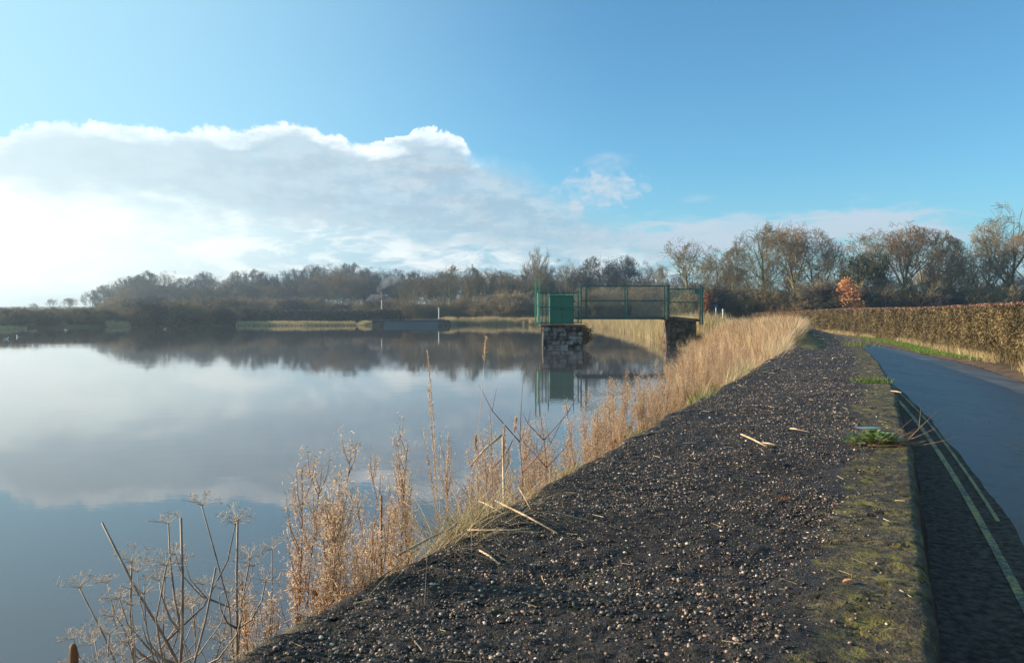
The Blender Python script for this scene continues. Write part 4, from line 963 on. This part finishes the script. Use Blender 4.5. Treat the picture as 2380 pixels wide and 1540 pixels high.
def cottage(px, Y, w, dp, wall_h, roof_h, label, gable='white', rz=.0, base=None):
    x, _, _ = P(px, 0, Y); z = float(H(x, Y)) if base is None else base
    t = thing('cottage', label, 'house', (x, Y, z), rz)
    MB().box(-w / 2, w / 2, 0, dp, -.5, wall_h).build('wall', M['brick'], t)
    g = MB().poly_prism([(-w / 2, wall_h + .002), (w / 2, wall_h + .002), (0, wall_h + roof_h)], (.12, dp - .12)); g.build('gable', M['render'], t)
    r = MB().poly_prism([(-w / 2 - .35, wall_h - .22), (0, wall_h + roof_h + .08), (w / 2 + .35, wall_h - .22), (w / 2 + .35, wall_h - .05), (0, wall_h + roof_h + .28), (-w / 2 - .35, wall_h - .05)], (.3 if gable == 'white' else -.3, dp + .3)).build('roof', M['slate'], t)
    MB().box(w * .12, w * .12 + .7, dp * .5, dp * .5 + .7, wall_h + roof_h * .55, wall_h + roof_h + 1.2).build('chimney', M['brick'], r)
    for k in (-1, 1):
        f = MB().box(k * w * .25 - .5, k * w * .25 + .5, -.05, .03, 1.1, 2.2).build('window', M['white_paint'], t); MB().box(k * w * .25 - .42, k * w * .25 + .42, -.07, -.052, 1.18, 2.12).build('pane', M['glass'], f)
    f = MB().box(-.45, .45, -.04, .02, 0, 2.05).build('door', M['green'], t)
    mb = MB()
    for k in range(5): q = k / 5; mb.box(-w / 2 * (1 - q) * .85, w / 2 * (1 - q) * .85, .06, .10, wall_h + roof_h * q + .12, wall_h + roof_h * q + .12 + roof_h * .06)
    mb.build('gable_boards', M['slate'], t)
    return t
cottage(880, 228, 4.6, 8, 1.9, 1.7, 'far cottage with a white gable and dark roof below the smoke', base=P(0, 724, 228)[2])
cottage(905, 234, 8, 6, 2.4, 2.4, 'far brick house with a long dark roof right of the white gable', rz=1.2, base=P(0, 724, 234)[2])
cottage(532, 233, 4.4, 8, 2.2, 1.8, 'pale cottage glimpsed in the gap at the middle of the hazy wood', base=P(0, 727, 233)[2])
def smoke():
    m = bpy.data.materials.new('wood_smoke'); m.use_nodes = True; g = NT(m.node_tree); g.n.remove(g.n['Principled BSDF'])
    v = g.n.new('ShaderNodeVolumePrincipled'); v.inputs['Color'].default_value = (.85, .9, .97, 1); nz = g.noise(obj_coord(g), .5, 3, .6); g.l.new(g.m('MULTIPLY', g.step(nz, .3, .7), .13), v.inputs['Density'])
    g.l.new(v.outputs[0], g.n['Material Output'].inputs['Volume'])
    x, y, z = P(877, 690, 231); mb = MB()
    mb.tube([(0, 0, 0), (.3, 0, 1.2), (.2, 0, 2.2), (1.6, .4, 3.6), (4.5, 1, 5.0), (7, 1.5, 5.6)], [.15, .4, .7, 1.3, 1.7, .3], 10)
    mb.v = [(a + x, b + y, c + z) for a, b, c in mb.v]; tag(mb.build('smoke', m, None, True), 'thin pale chimney smoke drifting above the far cottage', 'smoke', kind='stuff')
smoke()

# ------------------------------------------------------------------ gulls
def gull(px, py, label, sc=1.0, rz=0.0, cat='gull'):
    x, y = G(px, py, WATER_Z); t = thing('gull', label, cat, (x, y, WATER_Z), rz); t.scale = (sc, sc, sc)
    mb = MB(); mb.tube([(-.26, 0, .10), (-.18, 0, .09), (-.08, 0, .06), (.03, 0, .06), (.12, 0, .09), (.155, 0, .15), (.175, 0, .20), (.21, 0, .215), (.235, 0, .205)], [.01, .035, .075, .085, .065, .035, .032, .032, .008], 10)
    b = mb.build('body', M['feather'], t, True); MB().tube([(.23, 0, .207), (.275, 0, .197)], [.012, .004], 6).build('beak', M['beak'], b)
    for s in (-1, 1): MB().tube([(.06, s * .075, .10), (-.08, s * .08, .11), (-.25, s * .03, .12)], [.02, .035, .006], 6).build('wing', M['concrete'], b, True)
gull(15, 788, 'white gull floating at the far left, the nearer of a pair', .9, .3)
gull(41, 783, 'white gull floating at the far left, the farther of a pair', .9, 2.6)
gull(383, 765, 'lone tiny gull on the water before the left scrub', .9, .5)
gull(1405, 756.5, 'white gull on the water framed beneath the footbridge', 1.6, 1.0)

# ------------------------------------------------------------------ near plants
def willowherb(seed, stems=6, Ht=1.5, spread=.12, fluff=1.0, leafy=1.0):
    rs = np.random.default_rng(seed); t = thing('willowherb', 'x', 'plant', (0, -500, -50)); LC, FC, FW = [], [], []
    for s in range(stems):
        SP0, SP1, SR0, SR1 = [], [], [], []
        a = rs.uniform(0, 6.28); r = rs.uniform(0, spread); p = np.array([math.cos(a) * r * .6, math.sin(a) * r * .6, 0]); h = Ht * rs.uniform(.6, 1.0); d = np.array([math.cos(a) * r * .35, math.sin(a) * r * .35, 1.0]); d /= np.linalg.norm(d)
        ns = 12; pts = [p]
        for i in range(ns): d = d + rs.normal(0, .03, 3); d[2] = abs(d[2]); d /= np.linalg.norm(d); p = p + d * h / ns; pts.append(p)
        for i in range(ns):
            q = .0046 * (1 - i / ns * .8); SP0.append(pts[i]); SP1.append(pts[i + 1]); SR0.append(q); SR1.append(q * .93)
        pts = np.array(pts)
        for k in range(rs.integers(16, 24)):                                    # side branches near the top
            f = rs.uniform(.60, .98); j = f * ns; i = int(j); b0 = pts[i] + (pts[i + 1] - pts[i]) * (j - i); aa = rs.uniform(0, 6.28); L = h * rs.uniform(.06, .13) * (1.45 - f) * 1.45
            b1 = b0 + np.array([math.cos(aa) * .42, math.sin(aa) * .42, 1]) * L * .5; b2 = b1 + np.array([math.cos(aa) * .12, math.sin(aa) * .12, 1]) * L * .5
            SP0 += [b0, b1]; SP1 += [b1, b2]; SR0 += [.0014, .0011]; SR1 += [.0011, .0005]; FC += [b1, b2, (b1 + b2) / 2, (b0 + b1) / 2]
        FC += list(pts[int(ns * .72):])
        V, f = prisms(np.array(SP0), np.array(SP1), np.array(SR0), np.array(SR1), 5); link('stem', np_mesh('stem', V, f, True), M['red_stem'], t)
        n = int(rs.integers(55, 85) * leafy); f = (.12 + .66 * rs.beta(1.5, 1.3, n)) * ns; i = f.astype(int); c = pts[i] + (pts[i + 1] - pts[i]) * (f - i)[:, None] + rs.normal(0, .012, (n, 3)); LC.append(c)
    LC = np.concatenate(LC); n = len(LC); aa = rs.uniform(0, 6.28, n); L = rs.uniform(.014, .042, n)
    drop = rs.uniform(-2.2, -.1, n); D = np.stack([np.cos(aa), np.sin(aa), drop], 1); D /= np.linalg.norm(D, axis=1, keepdims=True); c0 = LC + D * (L * .25)[:, None]
    W_ = np.cross(D, rs.normal(0, 1, (n, 3))); W_ /= np.linalg.norm(W_, axis=1, keepdims=True); w = rs.uniform(.003, .0085, n)[:, None]
    c1 = c0 + D * (L * .5)[:, None]; c2 = c1 + (D + np.stack([rs.normal(0, .7, n), rs.normal(0, .7, n), rs.uniform(-1, .3, n)], 1)) * (L * .45)[:, None]
    V = np.stack([c0 - W_ * w * .3, c0 + W_ * w * .3, c1 + W_ * w, c1 - W_ * w, c2 + W_ * w * .3, c2 - W_ * w * .3], 1).reshape(-1, 3); b = (np.arange(n) * 6)[:, None]
    link('dead_leaves', np_mesh('dead_leaves', V, np.concatenate([b + [[0, 1, 2, 3]], b + [[3, 2, 4, 5]]])), M['dead_leaf'], t)
    FC = np.array(FC); n = int(900 * stems * fluff); c = FC[rs.integers(0, len(FC), n)] + rs.normal(0, .013, (n, 3)); D = rs.normal(0, 1, (n, 3)); D[:, 2] += .5; D /= np.linalg.norm(D, axis=1, keepdims=True); L = rs.uniform(.004, .018, n)[:, None]
    W_ = np.cross(D, rs.normal(0, 1, (n, 3))); W_ /= np.linalg.norm(W_, axis=1, keepdims=True); V, f = quads(c + D * L * .5, D * L * .5, W_ * rs.uniform(.0005, .0013, n)[:, None])
    link('seed_fluff', np_mesh('seed_fluff', V, f), M['fluff'], t)
    return t, Ht
WH = [willowherb(31 + i, stems=s, Ht=1.5, spread=sp, fluff=fl) for i, (s, sp, fl) in enumerate(((8, .16, 1.3), (5, .10, 1.0), (4, .10, .8), (9, .22, 1.2), (10, .3, .9)))]
used_w = set()
def put_w(i, px, top, Y, label, group=None, sc=1.0, dz=0):
    t, h = WH[i]; X = (px - CX) / F * Y; X = min(X, float(lx(Y)) - .08); zg = float(H(X, Y)) - .04; zt = CAM_Z + (HY - top) / F * Y; s = max(.35, (zt - zg) / (h * .97)); rz = random.uniform(0, 6.28)
    if i not in used_w: used_w.add(i); t.location = (X, Y, zg); t.rotation_euler = (0, 0, rz); t.scale = (s * sc, s * sc, s); t['label'] = label; 
    else: t = dup(t, (X, Y, zg), rz, (s * sc, s * sc, s), label)
    if group: t['group'] = group
WG = 'dry willowherb clumps along the lake edge of the wall'
for i, px, top, Y, lab in ((3, 668, 1110, 2.75, 'bushy russet willowherb clump with thick curled leaves, the lowest left of its kind'),
                           (0, 728, 1062, 2.85, 'tall fluffy willowherb clump just right of the dry hogweeds'),
                           (2, 790, 1150, 2.9, 'short brown willowherb between the first two tall fluffy clumps'),
                           (1, 838, 1022, 3.15, 'narrow twin-plumed willowherb with dark leaves down one stalk'),
                           (1, 912, 1000, 3.5, 'tall slender willowherb with pale plume left of the tall grass stems'),
                           (2, 962, 996, 3.6, 'airy willowherb plume beside the tall feathery grass stems'),
                           (2, 1062, 1008, 4.1, 'sparse willowherb behind the green grass tuft'),
                           (4, 1150, 1040, 4.6, 'thin weedy willowherb clump behind the snapped cane'),
                           (2, 1205, 1030, 4.9, 'small willowherb left of the red twigged sapling'),
                           (1, 1310, 935, 5.6, 'upright reddish willowherb spire right of the red twigged saplings')):
    put_w(i, px, top, Y, lab, WG, 1.0)
bank = [(1255, 1010, 5.2), (1275, 990, 5.4), (1340, 985, 5.8), (1365, 950, 6.2), (1388, 925, 6.6), (1400, 950, 6.4), (1425, 895, 7.2), (1440, 905, 7.3), (1460, 880, 7.8), (1478, 905, 7.6), (1495, 900, 8.3), (1512, 855, 9.0), (1530, 880, 9.0), (1550, 850, 9.8), (1565, 880, 9.6), (1575, 840, 10.8),
        (1590, 850, 11), (1600, 870, 10.6), (1612, 830, 12), (1625, 845, 12), (1640, 850, 11.6), (1632, 815, 14), (1660, 835, 13), (1650, 800, 16), (1676, 820, 14.5), (1690, 805, 16), (1705, 815, 15.5), (1720, 800, 18), (1600, 800, 17), (1615, 780, 21), (1655, 775, 21), (1690, 780, 20), (1735, 785, 20), (1755, 790, 20)]
for j, (px, top, Y) in enumerate(bank):
    put_w((4, 3, 1, 0, 4, 2)[j % 6], px, top, Y, nth(j + 1) + ' bushy willowherb of the belt running from the red saplings to the mound', 'continuous willowherb belt on the bank', 1.15)

def hogweed(px, top, Y, rz, seed, label, h_extra=0.0, heads=5, thick=.008, lean=(0, 0)):
    rs = np.random.default_rng(seed); X = (px - CX) / F * Y; X = min(X, float(lx(Y)) - .05); zg = max(float(H(X, Y)), WATER_Z); zt = CAM_Z + (HY - top) / F * Y; h = zt - zg
    t = thing('dry_hogweed', label, 'plant', (X - lean[0], Y - lean[1], zg), 0, 'dry hogweeds at the lower left')
    def umbel(c, d, r):
        d = Vector(d).normalized(); a = d.orthogonal().normalized(); b = d.cross(a); c = Vector(c); P0, P1, R0, R1 = [], [], [], []
        def seg(p, q, u, v): P0.append(tuple(p)); P1.append(tuple(q)); R0.append(u); R1.append(v)
        for k in range(13):
            q = k * 2.399 + rs.normal(0, .15); rr = r * math.sqrt((k + .6) / 13) * rs.uniform(.8, 1.1); e = c + (a * math.cos(q) + b * math.sin(q)) * rr + d * (r * .5 - rr * .22 + rs.normal(0, r * .05))
            m_ = (c + e) / 2 + d * r * .05; seg(c, m_, .0009, .0007); seg(m_, e, .0007, .0006)
            if rs.random() < .2: continue
            for j in range(7):
                o = Vector(rs.normal(0, 1, 3)).normalized(); f = e + (o + d * .7) * r * .14; seg(e, f, .0004, .0004)
                if rs.random() < .6: seg(f, f + o * .004, .0012, .0009)
        V, f = prisms(np.array(P0), np.array(P1), np.array(R0), np.array(R1), 3); link('flower_head', np_mesh('flower_head', V, f), M['umbel'], t)
    n = 10; path = [Vector((lean[0] * (i / n) + rs.normal(0, .008), lean[1] * (i / n) + rs.normal(0, .008), i / n)) for i in range(n + 1)]
    sides = []
    for k in range(abs(heads)):
        i = int(rs.integers(5, 9)); a = rs.uniform(0, 6.28); L = h * rs.uniform(.08, .2); q0 = path[i].copy(); dx, dy = math.cos(a), math.sin(a) * .6; sides.append((q0, dx, dy, L))
    sc = h - (.09 if heads > 0 else 0)
    pts = [Vector((p.x, p.y, p.z * sc)) for p in path]
    st = MB(); st.tube(pts, [thick * (1 - .6 * i / n) for i in range(n + 1)], 7); st.build('stalk', M['grey_stem'], t, True)
    if heads > 0: umbel(pts[-1], (rs.normal(0, .15), rs.normal(0, .15), 1), .065)
    for q0, dx, dy, L in sides:
        q0 = Vector((q0.x, q0.y, q0.z * sc)); up = min(L * .9, sc - q0.z - .02)
        q = [q0, q0 + Vector((dx * L * .45, dy * L * .45, up * .25)), q0 + Vector((dx * L * .75, dy * L * .75, up * .65)), q0 + Vector((dx * L * .85, dy * L * .85, up))]
        m = MB(); m.tube(q, [thick * .45, thick * .4, thick * .3, thick * .22], 5); m.build('branch', M['grey_stem'], t, True)
        if rs.random() < .95: umbel(q[-1], (dx * .3, dy * .3, 1), rs.uniform(.035, .06))
for a in ((238, 1213, 2.25, 0, 1, 'leaning hogweed stalk slanting up to the left across the group', 0, -6, .0075, (-.95, .1)),
          (300, 1235, 2.35, 0, 2, 'curving hogweed at the left of the group with several lacy heads', 0, 6, .007, (-.06, 0)),
          (416, 1205, 2.2, 0, 3, 'thick bleached hogweed stalk snapped off at its top', 0, -6, .0085, (-.03, 0)),
          (508, 1316, 2.15, 0, 4, 'forked hogweed stalk slanting to the right in the middle of the group', 0, -6, .0065, (.30, 0)),
          (556, 1138, 2.3, 0, 5, 'tallest straight hogweed with a flat head, at the right of the group', 0, 5, .0075, (.01, 0)),
          (476, 1105, 2.45, 0, 6, 'hogweed with a drooping head reaching highest at the centre of the group', 0, 4, .005, (-.30, 0)),
          (395, 1275, 2.5, 0, 7, 'fine hogweed with wide lacy head behind the bleached stalk', 0, 5, .005, (.02, 0)),
          (250, 1400, 2.2, 0, 8, 'small hogweed at the far left of the group', 0, 5, .005, (-.05, 0)),
          (635, 1215, 2.7, 0, 9, 'slim hogweed with tiny heads beside the russet willowherb', 0, 4, .004, (.04, 0)),
          (455, 1330, 2.6, 0, 10, 'low hogweed in the middle of the group with clustered heads', 0, 6, .005, (0, 0)),
          (315, 1330, 2.3, 0, 11, 'short hogweed with overlapping lacy heads below the leaning stalk', 0, 6, .004, (.03, 0)),
          (520, 1380, 2.5, 0, 12, 'short hogweed at the foot of the tallest straight one', 0, 5, .004, (.05, 0)),
          (375, 1238, 2.2, 0, 14, 'upright hogweed whose lacy head overlaps the top of the leaning stalk', 0, 6, .005, (-.05, 0)),
          (200, 1290, 2.3, 0, 15, 'outermost hogweed bending left over the water', 0, 5, .005, (-.5, 0)),
          (590, 1230, 2.45, 0, 16, 'hogweed curving right between the tallest one and the willowherb', 0, 5, .005, (.25, 0)),
          (225, 1480, 2.1, 0, 13, 'lowest hogweed near the bottom left corner', 0, 6, .004, (0, 0))): hogweed(*a)

def grass_stem(px, top, Y, seed, label, root_dx=.1, head=.28, w=.0022):
    rs = np.random.default_rng(seed); x1, y1, z1 = P(px, top, Y); x0 = min(x1 + root_dx, float(lx(Y)) - .05); zg = float(H(x0, Y)); t = thing('tall_grass_stem', label, 'grass stem', (x0, Y, zg), 0, 'tall single grass stems above the bank')
    n = 8; pts = [Vector(((x1 - x0) * (i / n) ** 1.5, 0, (z1 - zg) * i / n)) for i in range(n + 1)]; MB().tube(pts, [w * (1 - .6 * i / n) for i in range(n + 1)], 5).build('stalk', M['cane'], t, True)
    top_, prev = pts[-1], pts[-3]; m = 260; f = rs.random(m); L = head * (z1 - zg); d = (top_ - prev).normalized(); c = np.array([top_ - d * L * q for q in f]); D = rs.normal(0, .35, (m, 3)) + np.array(d); D /= np.linalg.norm(D, axis=1, keepdims=True)
    ln = (rs.uniform(.008, .022, m) * (1.2 - .6 * np.abs(f - .5)))[:, None]; W_ = np.cross(D, rs.normal(0, 1, (m, 3))); W_ /= np.linalg.norm(W_, axis=1, keepdims=True); V, q = quads(c + D * ln * .5, D * ln * .5, W_ * .001)
    link('seed_head', np_mesh('grass_head', V, q), M['fluff'], t)
for a in ((993, 815, 3.9, 1, 'tallest feathery grass stem leaning slightly left', .12), (996, 898, 3.8, 2, 'second feathery grass stem directly below the tallest', .10),
          (1130, 786, 4.4, 3, 'longest bare grass stem leaning right over the water', -.12, .06), (984, 995, 3.7, 4, 'short grass stem slanting left at the foot of the tallest pair', .18),
          (1105, 1015, 4.2, 5, 'thin upright grass stem left of the snapped cane', .03, .05), (1042, 1010, 4.0, 6, 'nodding grass stem above the green tuft', -.03, .2), (1172, 990, 4.5, 7, 'grass stem beside the head of the snapped cane', .0, .1), (1200, 972, 4.5, 8, 'grass stem slanting right behind the snapped cane', -.16, .05)): grass_stem(*a)
# tuft of dry grass around the tall stems
for (pc, Yc, n, hh, lab) in ((1075, 3.75, 900, 1.0, 'upright tuft of dry grass with the tall stems, at the bend of the straw'), (1170, 4.2, 620, .95, 'dry grass tuft around the foot of the snapped cane')):
    xc = (pc - CX) / F * Yc; y = rng.normal(Yc, .22, n); x = np.minimum(rng.normal(xc, .12, n), lx(y) - .02); hs = rng.uniform(.35, 1, n) ** 1.3 * hh + .35
    V, q, t = blades(np.stack([x, y, H(x, y)], 1), hs * .95, rng.uniform(.0018, .0045, n), rng.uniform(0, .14, n), rng.uniform(0, .22, n), 4); tag(link('grass_tuft', np_mesh('grass_tuft', V, [q, t]), M['straw']), lab, 'grass tuft')
n = 520; y = rng.normal(3.42, .24, n); x = lx(y) + rng.normal(-.02, .05, n)
V, q, t = blades(np.stack([x, y, np.full(n, -.09)], 1), rng.uniform(.10, .42, n), rng.uniform(.002, .005, n), rng.uniform(.3, 1.6, n), rng.uniform(.2, .9, n), 4)
tag(link('straw_heap', np_mesh('straw_heap', V, [q, t]), M['straw']), 'bright heap of bent straw spilling over the wall edge at the bend', 'straw heap', kind='stuff')
def sapling(px, top, Y, seed, label):
    rs = np.random.default_rng(seed); x1, _, z1 = P(px, top, Y); zg = float(H(x1, Y)); h = z1 - zg; t = thing('red_sapling', label, 'sapling', (x1, Y, zg), 0, 'red twigged saplings on the bank'); st = MB(); tw = MB(); p = Vector((0, 0, 0)); pts = [p.copy()]
    for i in range(10): p = p + Vector((rs.normal(0, .012), rs.normal(0, .012), h / 10)); pts.append(p.copy())
    st.tube(pts, [.007 * (1 - .85 * i / 10) for i in range(11)], 6).build('stem', M['red_twig'], t, True)
    for k in range(9):
        i = int(rs.integers(3, 9)); s = 1 if k % 2 else -1; L = min(h * rs.uniform(.08, .2), (h - pts[i].z) * .9); q = pts[i]; a = q + Vector((s * L * .5, rs.normal(0, .05), L * .55)); b = a + Vector((s * L * .25, rs.normal(0, .03), L * .5)); tw.tube([q, a, b], [.0035, .0025, .001], 5)
        c = a + Vector((-s * L * .08, rs.normal(0, .03), L * .4)); tw.tube([a, c], [.002, .0008], 4)
    tw.build('twigs', M['red_twig'], t, True)
sapling(1218, 882, 4.6, 3, 'taller red twigged sapling with forked shoots above the bank'); sapling(1282, 900, 5.0, 4, 'thinner red twigged sapling right of the taller one'); sapling(1165, 955, 4.4, 8, 'small dark sapling left of the taller red one')

# snapped cane
def stick(name, pts, r, mat, label, cat='stalk', group=None):
    t = MB(); v0 = Vector(pts[0]); t.tube([Vector(p) - v0 for p in pts], r, 7); o = t.build(name, M[mat], None, True); o.location = v0; return tag(o, label, cat, group)
a, b, c = P(1090, 1085, 4.2), P(1166, 1010, 4.2), P(1172, 1180, 4.25)
sc_ = thing('snapped_cane', 'tall pale cane snapped over, its broken top slanting down to the left', 'cane', (c[0], c[1], float(H(c[0], 4.3)))); o_ = sc_.location
MB().tube([Vector(a) - o_, (Vector(a) + Vector(b)) / 2 - o_ + Vector((0, 0, .012)), Vector(b) - o_], [.003, .006, .008], 7).build('broken_top', M['cane'], sc_, True)
MB().tube([Vector((b[0] + .006, b[1] + .02, b[2] - .01)) - o_, Vector(((b[0] + c[0]) / 2 + .012, c[1], (b[2] + o_.z) / 2)) - o_, Vector((0, 0, -.02))], [.006, .007, .008], 7).build('lower_stem', M['cane'], sc_, True)
stick('bare_stalk', [P(886, 1150, 3.05), (P(884, 1330, 3.05)[0], 3.05, -1.2)], [.005, .007], 'red_stem', 'bare red-brown stalk standing right of the twin-plumed willowherb')
stick('reed_mace', [(P(170, 1495, 2.0)[0], 2.0, P(170, 1495, 2.0)[2]), (P(170, 1500, 2.0)[0], 2.0, P(170, 1500, 2.0)[2]), P(171, 1520, 2.0), P(172, 1560, 2.0), P(173, 1640, 2.0), (P(173, 1640, 2.0)[0], 2.0, -1.5)], [.003, .008, .011, .011, .004, .005], 'dead_leaf', 'dark brown bulrush head poking up in the bottom left corner', 'bulrush')

# straws and canes lying on the wall
def ontop(px, py, dz=.014): x, y = G(px, py, 0); return (x, y, dz)
STR = 'loose straws lying on the wall top'
for pa, pb, r, lab, z1, z2 in (((1150, 1188), (1296, 1249), .0048, 'longest thick straw slanting right over the wall below the green tuft', .05, .018), ((1112, 1188), (1175, 1212), .0035, 'shorter straw lying just left of the longest one', .05, .03), ((1086, 1242), (1262, 1248), .003, 'thin level straw beneath the longest one', .02, .02),
                       ((1112, 1288), (1162, 1322), .004, 'short loose straw lying alone left of the wall centre', .018, .018), ((1722, 1018), (1780, 1043), .007, 'pale straw lying on the middle of the wall top', .03, .02), ((1768, 1035), (1806, 1041), .006, 'small straw crossing the end of the pale one', .02, .02), ((1742, 870), (1820, 852), .008, 'long straw reaching over the wall by the mound', .05, .02),
                       ((925, 1295), (1060, 1245), .005, 'straw lying along the wall edge pointing down left', .01, .04), ((880, 1330), (925, 1318), .004, 'second straw at the wall edge left of the green tuft', -.02, .0), ((1460, 1020), (1560, 1002), .004, 'fine straw at the wall edge above the bend', .01, .02), ((1205, 1155), (1235, 1192), .003, 'fine straw hanging over the edge above the longest one', .05, .01),
                       ((1836, 1000), (1860, 1004), .006, 'tiny straw right of the middle of the wall top', .016, .016), ((2095, 916), (2070, 912), .008, 'pale twig on the mossy coping near the lane', .02, .02)):
    A, B = ontop(*pa, z1), ontop(*pb, z2); mid = tuple((A[k] + B[k]) / 2 + (.004 if k == 2 else 0) for k in range(3)); stick('straw', [A, mid, B], [r * .8, r, r * .6], 'cane', lab, 'straw', STR)
def weed():
    x, y = G(2030, 1032, 0); t = thing('weed_clump', 'green and yellow leafy weed with dead twigs on the mossy coping', 'weed', (x, y, .0)); rs = np.random.default_rng(5)
    n = 230; a = rs.uniform(0, 6.28, n); r = .17 * np.sqrt(rs.random(n)); c = np.stack([r * np.cos(a) * 1.25, r * np.sin(a) * .8, .02 + .11 * rs.random(n) * (1 - r / .2)], 1); D = np.stack([np.cos(a), np.sin(a), rs.uniform(-.1, .9, n)], 1); D /= np.linalg.norm(D, axis=1, keepdims=True); s = rs.uniform(.012, .026, n)[:, None]
    W_ = np.cross(D, [[0, 0, 1.]]); W_ /= np.linalg.norm(W_, axis=1, keepdims=True); V, f = quads(c, D * s, W_ * s * .6); link('leaves', np_mesh('weed_leaves', V, f), M['weed'], t)
    mb = MB()
    for k in range(26):
        a0 = rs.uniform(-.6, .3); p = [Vector((rs.uniform(-.1, .2), rs.uniform(-.12, .05), .012))]; L = rs.uniform(.12, .4); d = Vector((math.cos(a0), math.sin(a0), .08))
        for i in range(3): d = d + Vector(rs.normal(0, .18, 3)); d.z = max(d.z, -.05); p.append(p[-1] + d.normalized() * L / 3)
        mb.tube(p, [.0022, .0018, .0014, .0008], 4)
    mb.tube([(.22, 0, .01), (.34, .05, .10), (.50, .10, .22)], [.004, .003, .0015], 5); mb.tube([(.34, .05, .10), (.37, .08, .24)], [.0025, .001], 5); mb.build('dead_twigs', M['red_stem'], t, True)
weed()
def tuft(px, py, n, r, h, mat, label, name='grass_tuft'):
    x0, y0 = G(px, py, 0); x = rng.normal(x0, r, n); y = rng.normal(y0, r, n); V, q, t = blades(np.stack([x, y, np.full(n, -.005)], 1), rng.uniform(.3, 1, n) * h, np.full(n, .002 + y0 * .0006), rng.uniform(.2, 1, n), rng.uniform(.1, .6, n), 3)
    tag(link(name, np_mesh(name, V, [q, t]), M[mat]), label, 'grass tuft')
tuft(1997, 805, 180, .22, .30, 'green_grass', 'small yellow-green grass tuft at the lane edge of the wall, far end')
tuft(2030, 887, 200, .13, .10, 'verge', 'flat green moss and grass patch on the coping beyond the weed')
tuft(1820, 1158, 90, .02, .03, 'dead_leaf', 'tiny brown crumbly tuft in the middle of the near wall top')
def puddle(px, py, rx_, ry_, label, seed):
    x, y = G(px, py, 0); rs = np.random.default_rng(seed); n = 40; me = MB(); zt = .0125
    pts = [(math.cos(2 * math.pi * i / n) * rx_ * (1 + .25 * math.sin(3 * i * .157 + seed) + .08 * rs.normal()), math.sin(2 * math.pi * i / n) * ry_ * (1 + .2 * math.sin(2 * i * .157 + seed)), 0) for i in range(n)]
    me.v = pts; me.f = [tuple(range(n))]; o = me.build('puddle', M['puddle']); o.location = (x, y, zt); tag(o, label, 'puddle')
M['puddle'] = new_mat('puddle_water', .03, .6)[0]; M['puddle'].node_tree.nodes['Principled BSDF'].inputs['Base Color'].default_value = (.03, .03, .03, 1)
puddle(2012, 997, .10, .06, 'narrow shining puddle on the wall top behind the weed', 1); puddle(2022, 884, .22, .16, 'pale blue puddle on the wall top by the flat green patch', 2)
def litter():
    n = 260; y = 1.5 + 16 * rng.random(n) ** 1.6; u = rng.random(n); x = lx(y) + (rx(y) - lx(y)) * (.03 + .94 * u ** 1.3); a = rng.uniform(0, 6.28, n); L = rng.uniform(.008, .035, n) * (1 + y * .05); d = np.stack([np.cos(a), np.sin(a), rng.normal(0, .08, n)], 1)
    c = np.stack([x, y, rng.uniform(.014, .024, n)], 1); w = (.0008 + .00015 * y)[:, None] * rng.uniform(.6, 2.2, n)[:, None]; V, f = prisms(c - d * L[:, None], c + d * L[:, None], w[:, 0], w[:, 0] * .6, 4)
    o = tag(link('straw_litter', np_mesh('straw_litter', V, f), M['straw']), 'fine broken straw and stem bits scattered over the wall top', 'litter', kind='stuff')
litter()
def leaf():
    x, y = G(1970, 1364, 0); mb = MB(); mb.v = [(-.018, 0, .004), (-.006, -.009, .010), (.012, -.007, .012), (.022, .002, .006), (.010, .009, .011), (-.007, .008, .009), (-.018, 0, .001), (-.006, -.009, .007), (.012, -.007, .009), (.022, .002, .003), (.010, .009, .008), (-.007, .008, .006)]
    mb.f = [(0, 1, 5), (1, 2, 4, 5), (2, 3, 4), (6, 11, 7), (7, 11, 10, 8), (8, 10, 9)]; o = mb.build('fallen_leaf', M['orange_leaf']); o.location = (x, y, .016); tag(o, 'orange fallen leaf lying in a crack of the mossy coping', 'leaf')
leaf()

# ------------------------------------------------------------------ haze
hm = bpy.data.materials.new('haze'); hm.use_nodes = True; g = NT(hm.node_tree); g.n.remove(g.n['Principled BSDF'])
v = g.n.new('ShaderNodeVolumePrincipled'); v.inputs['Color'].default_value = (.72, .87, 1.0, 1); v.inputs['Density'].default_value = .0008; v.inputs['Anisotropy'].default_value = .75
g.l.new(v.outputs[0], g.n['Material Output'].inputs['Volume'])
hz = MB().box(-1620, 1620, -1620, 1620, -6, 30).build('haze', hm); tag(hz, kind='stuff')
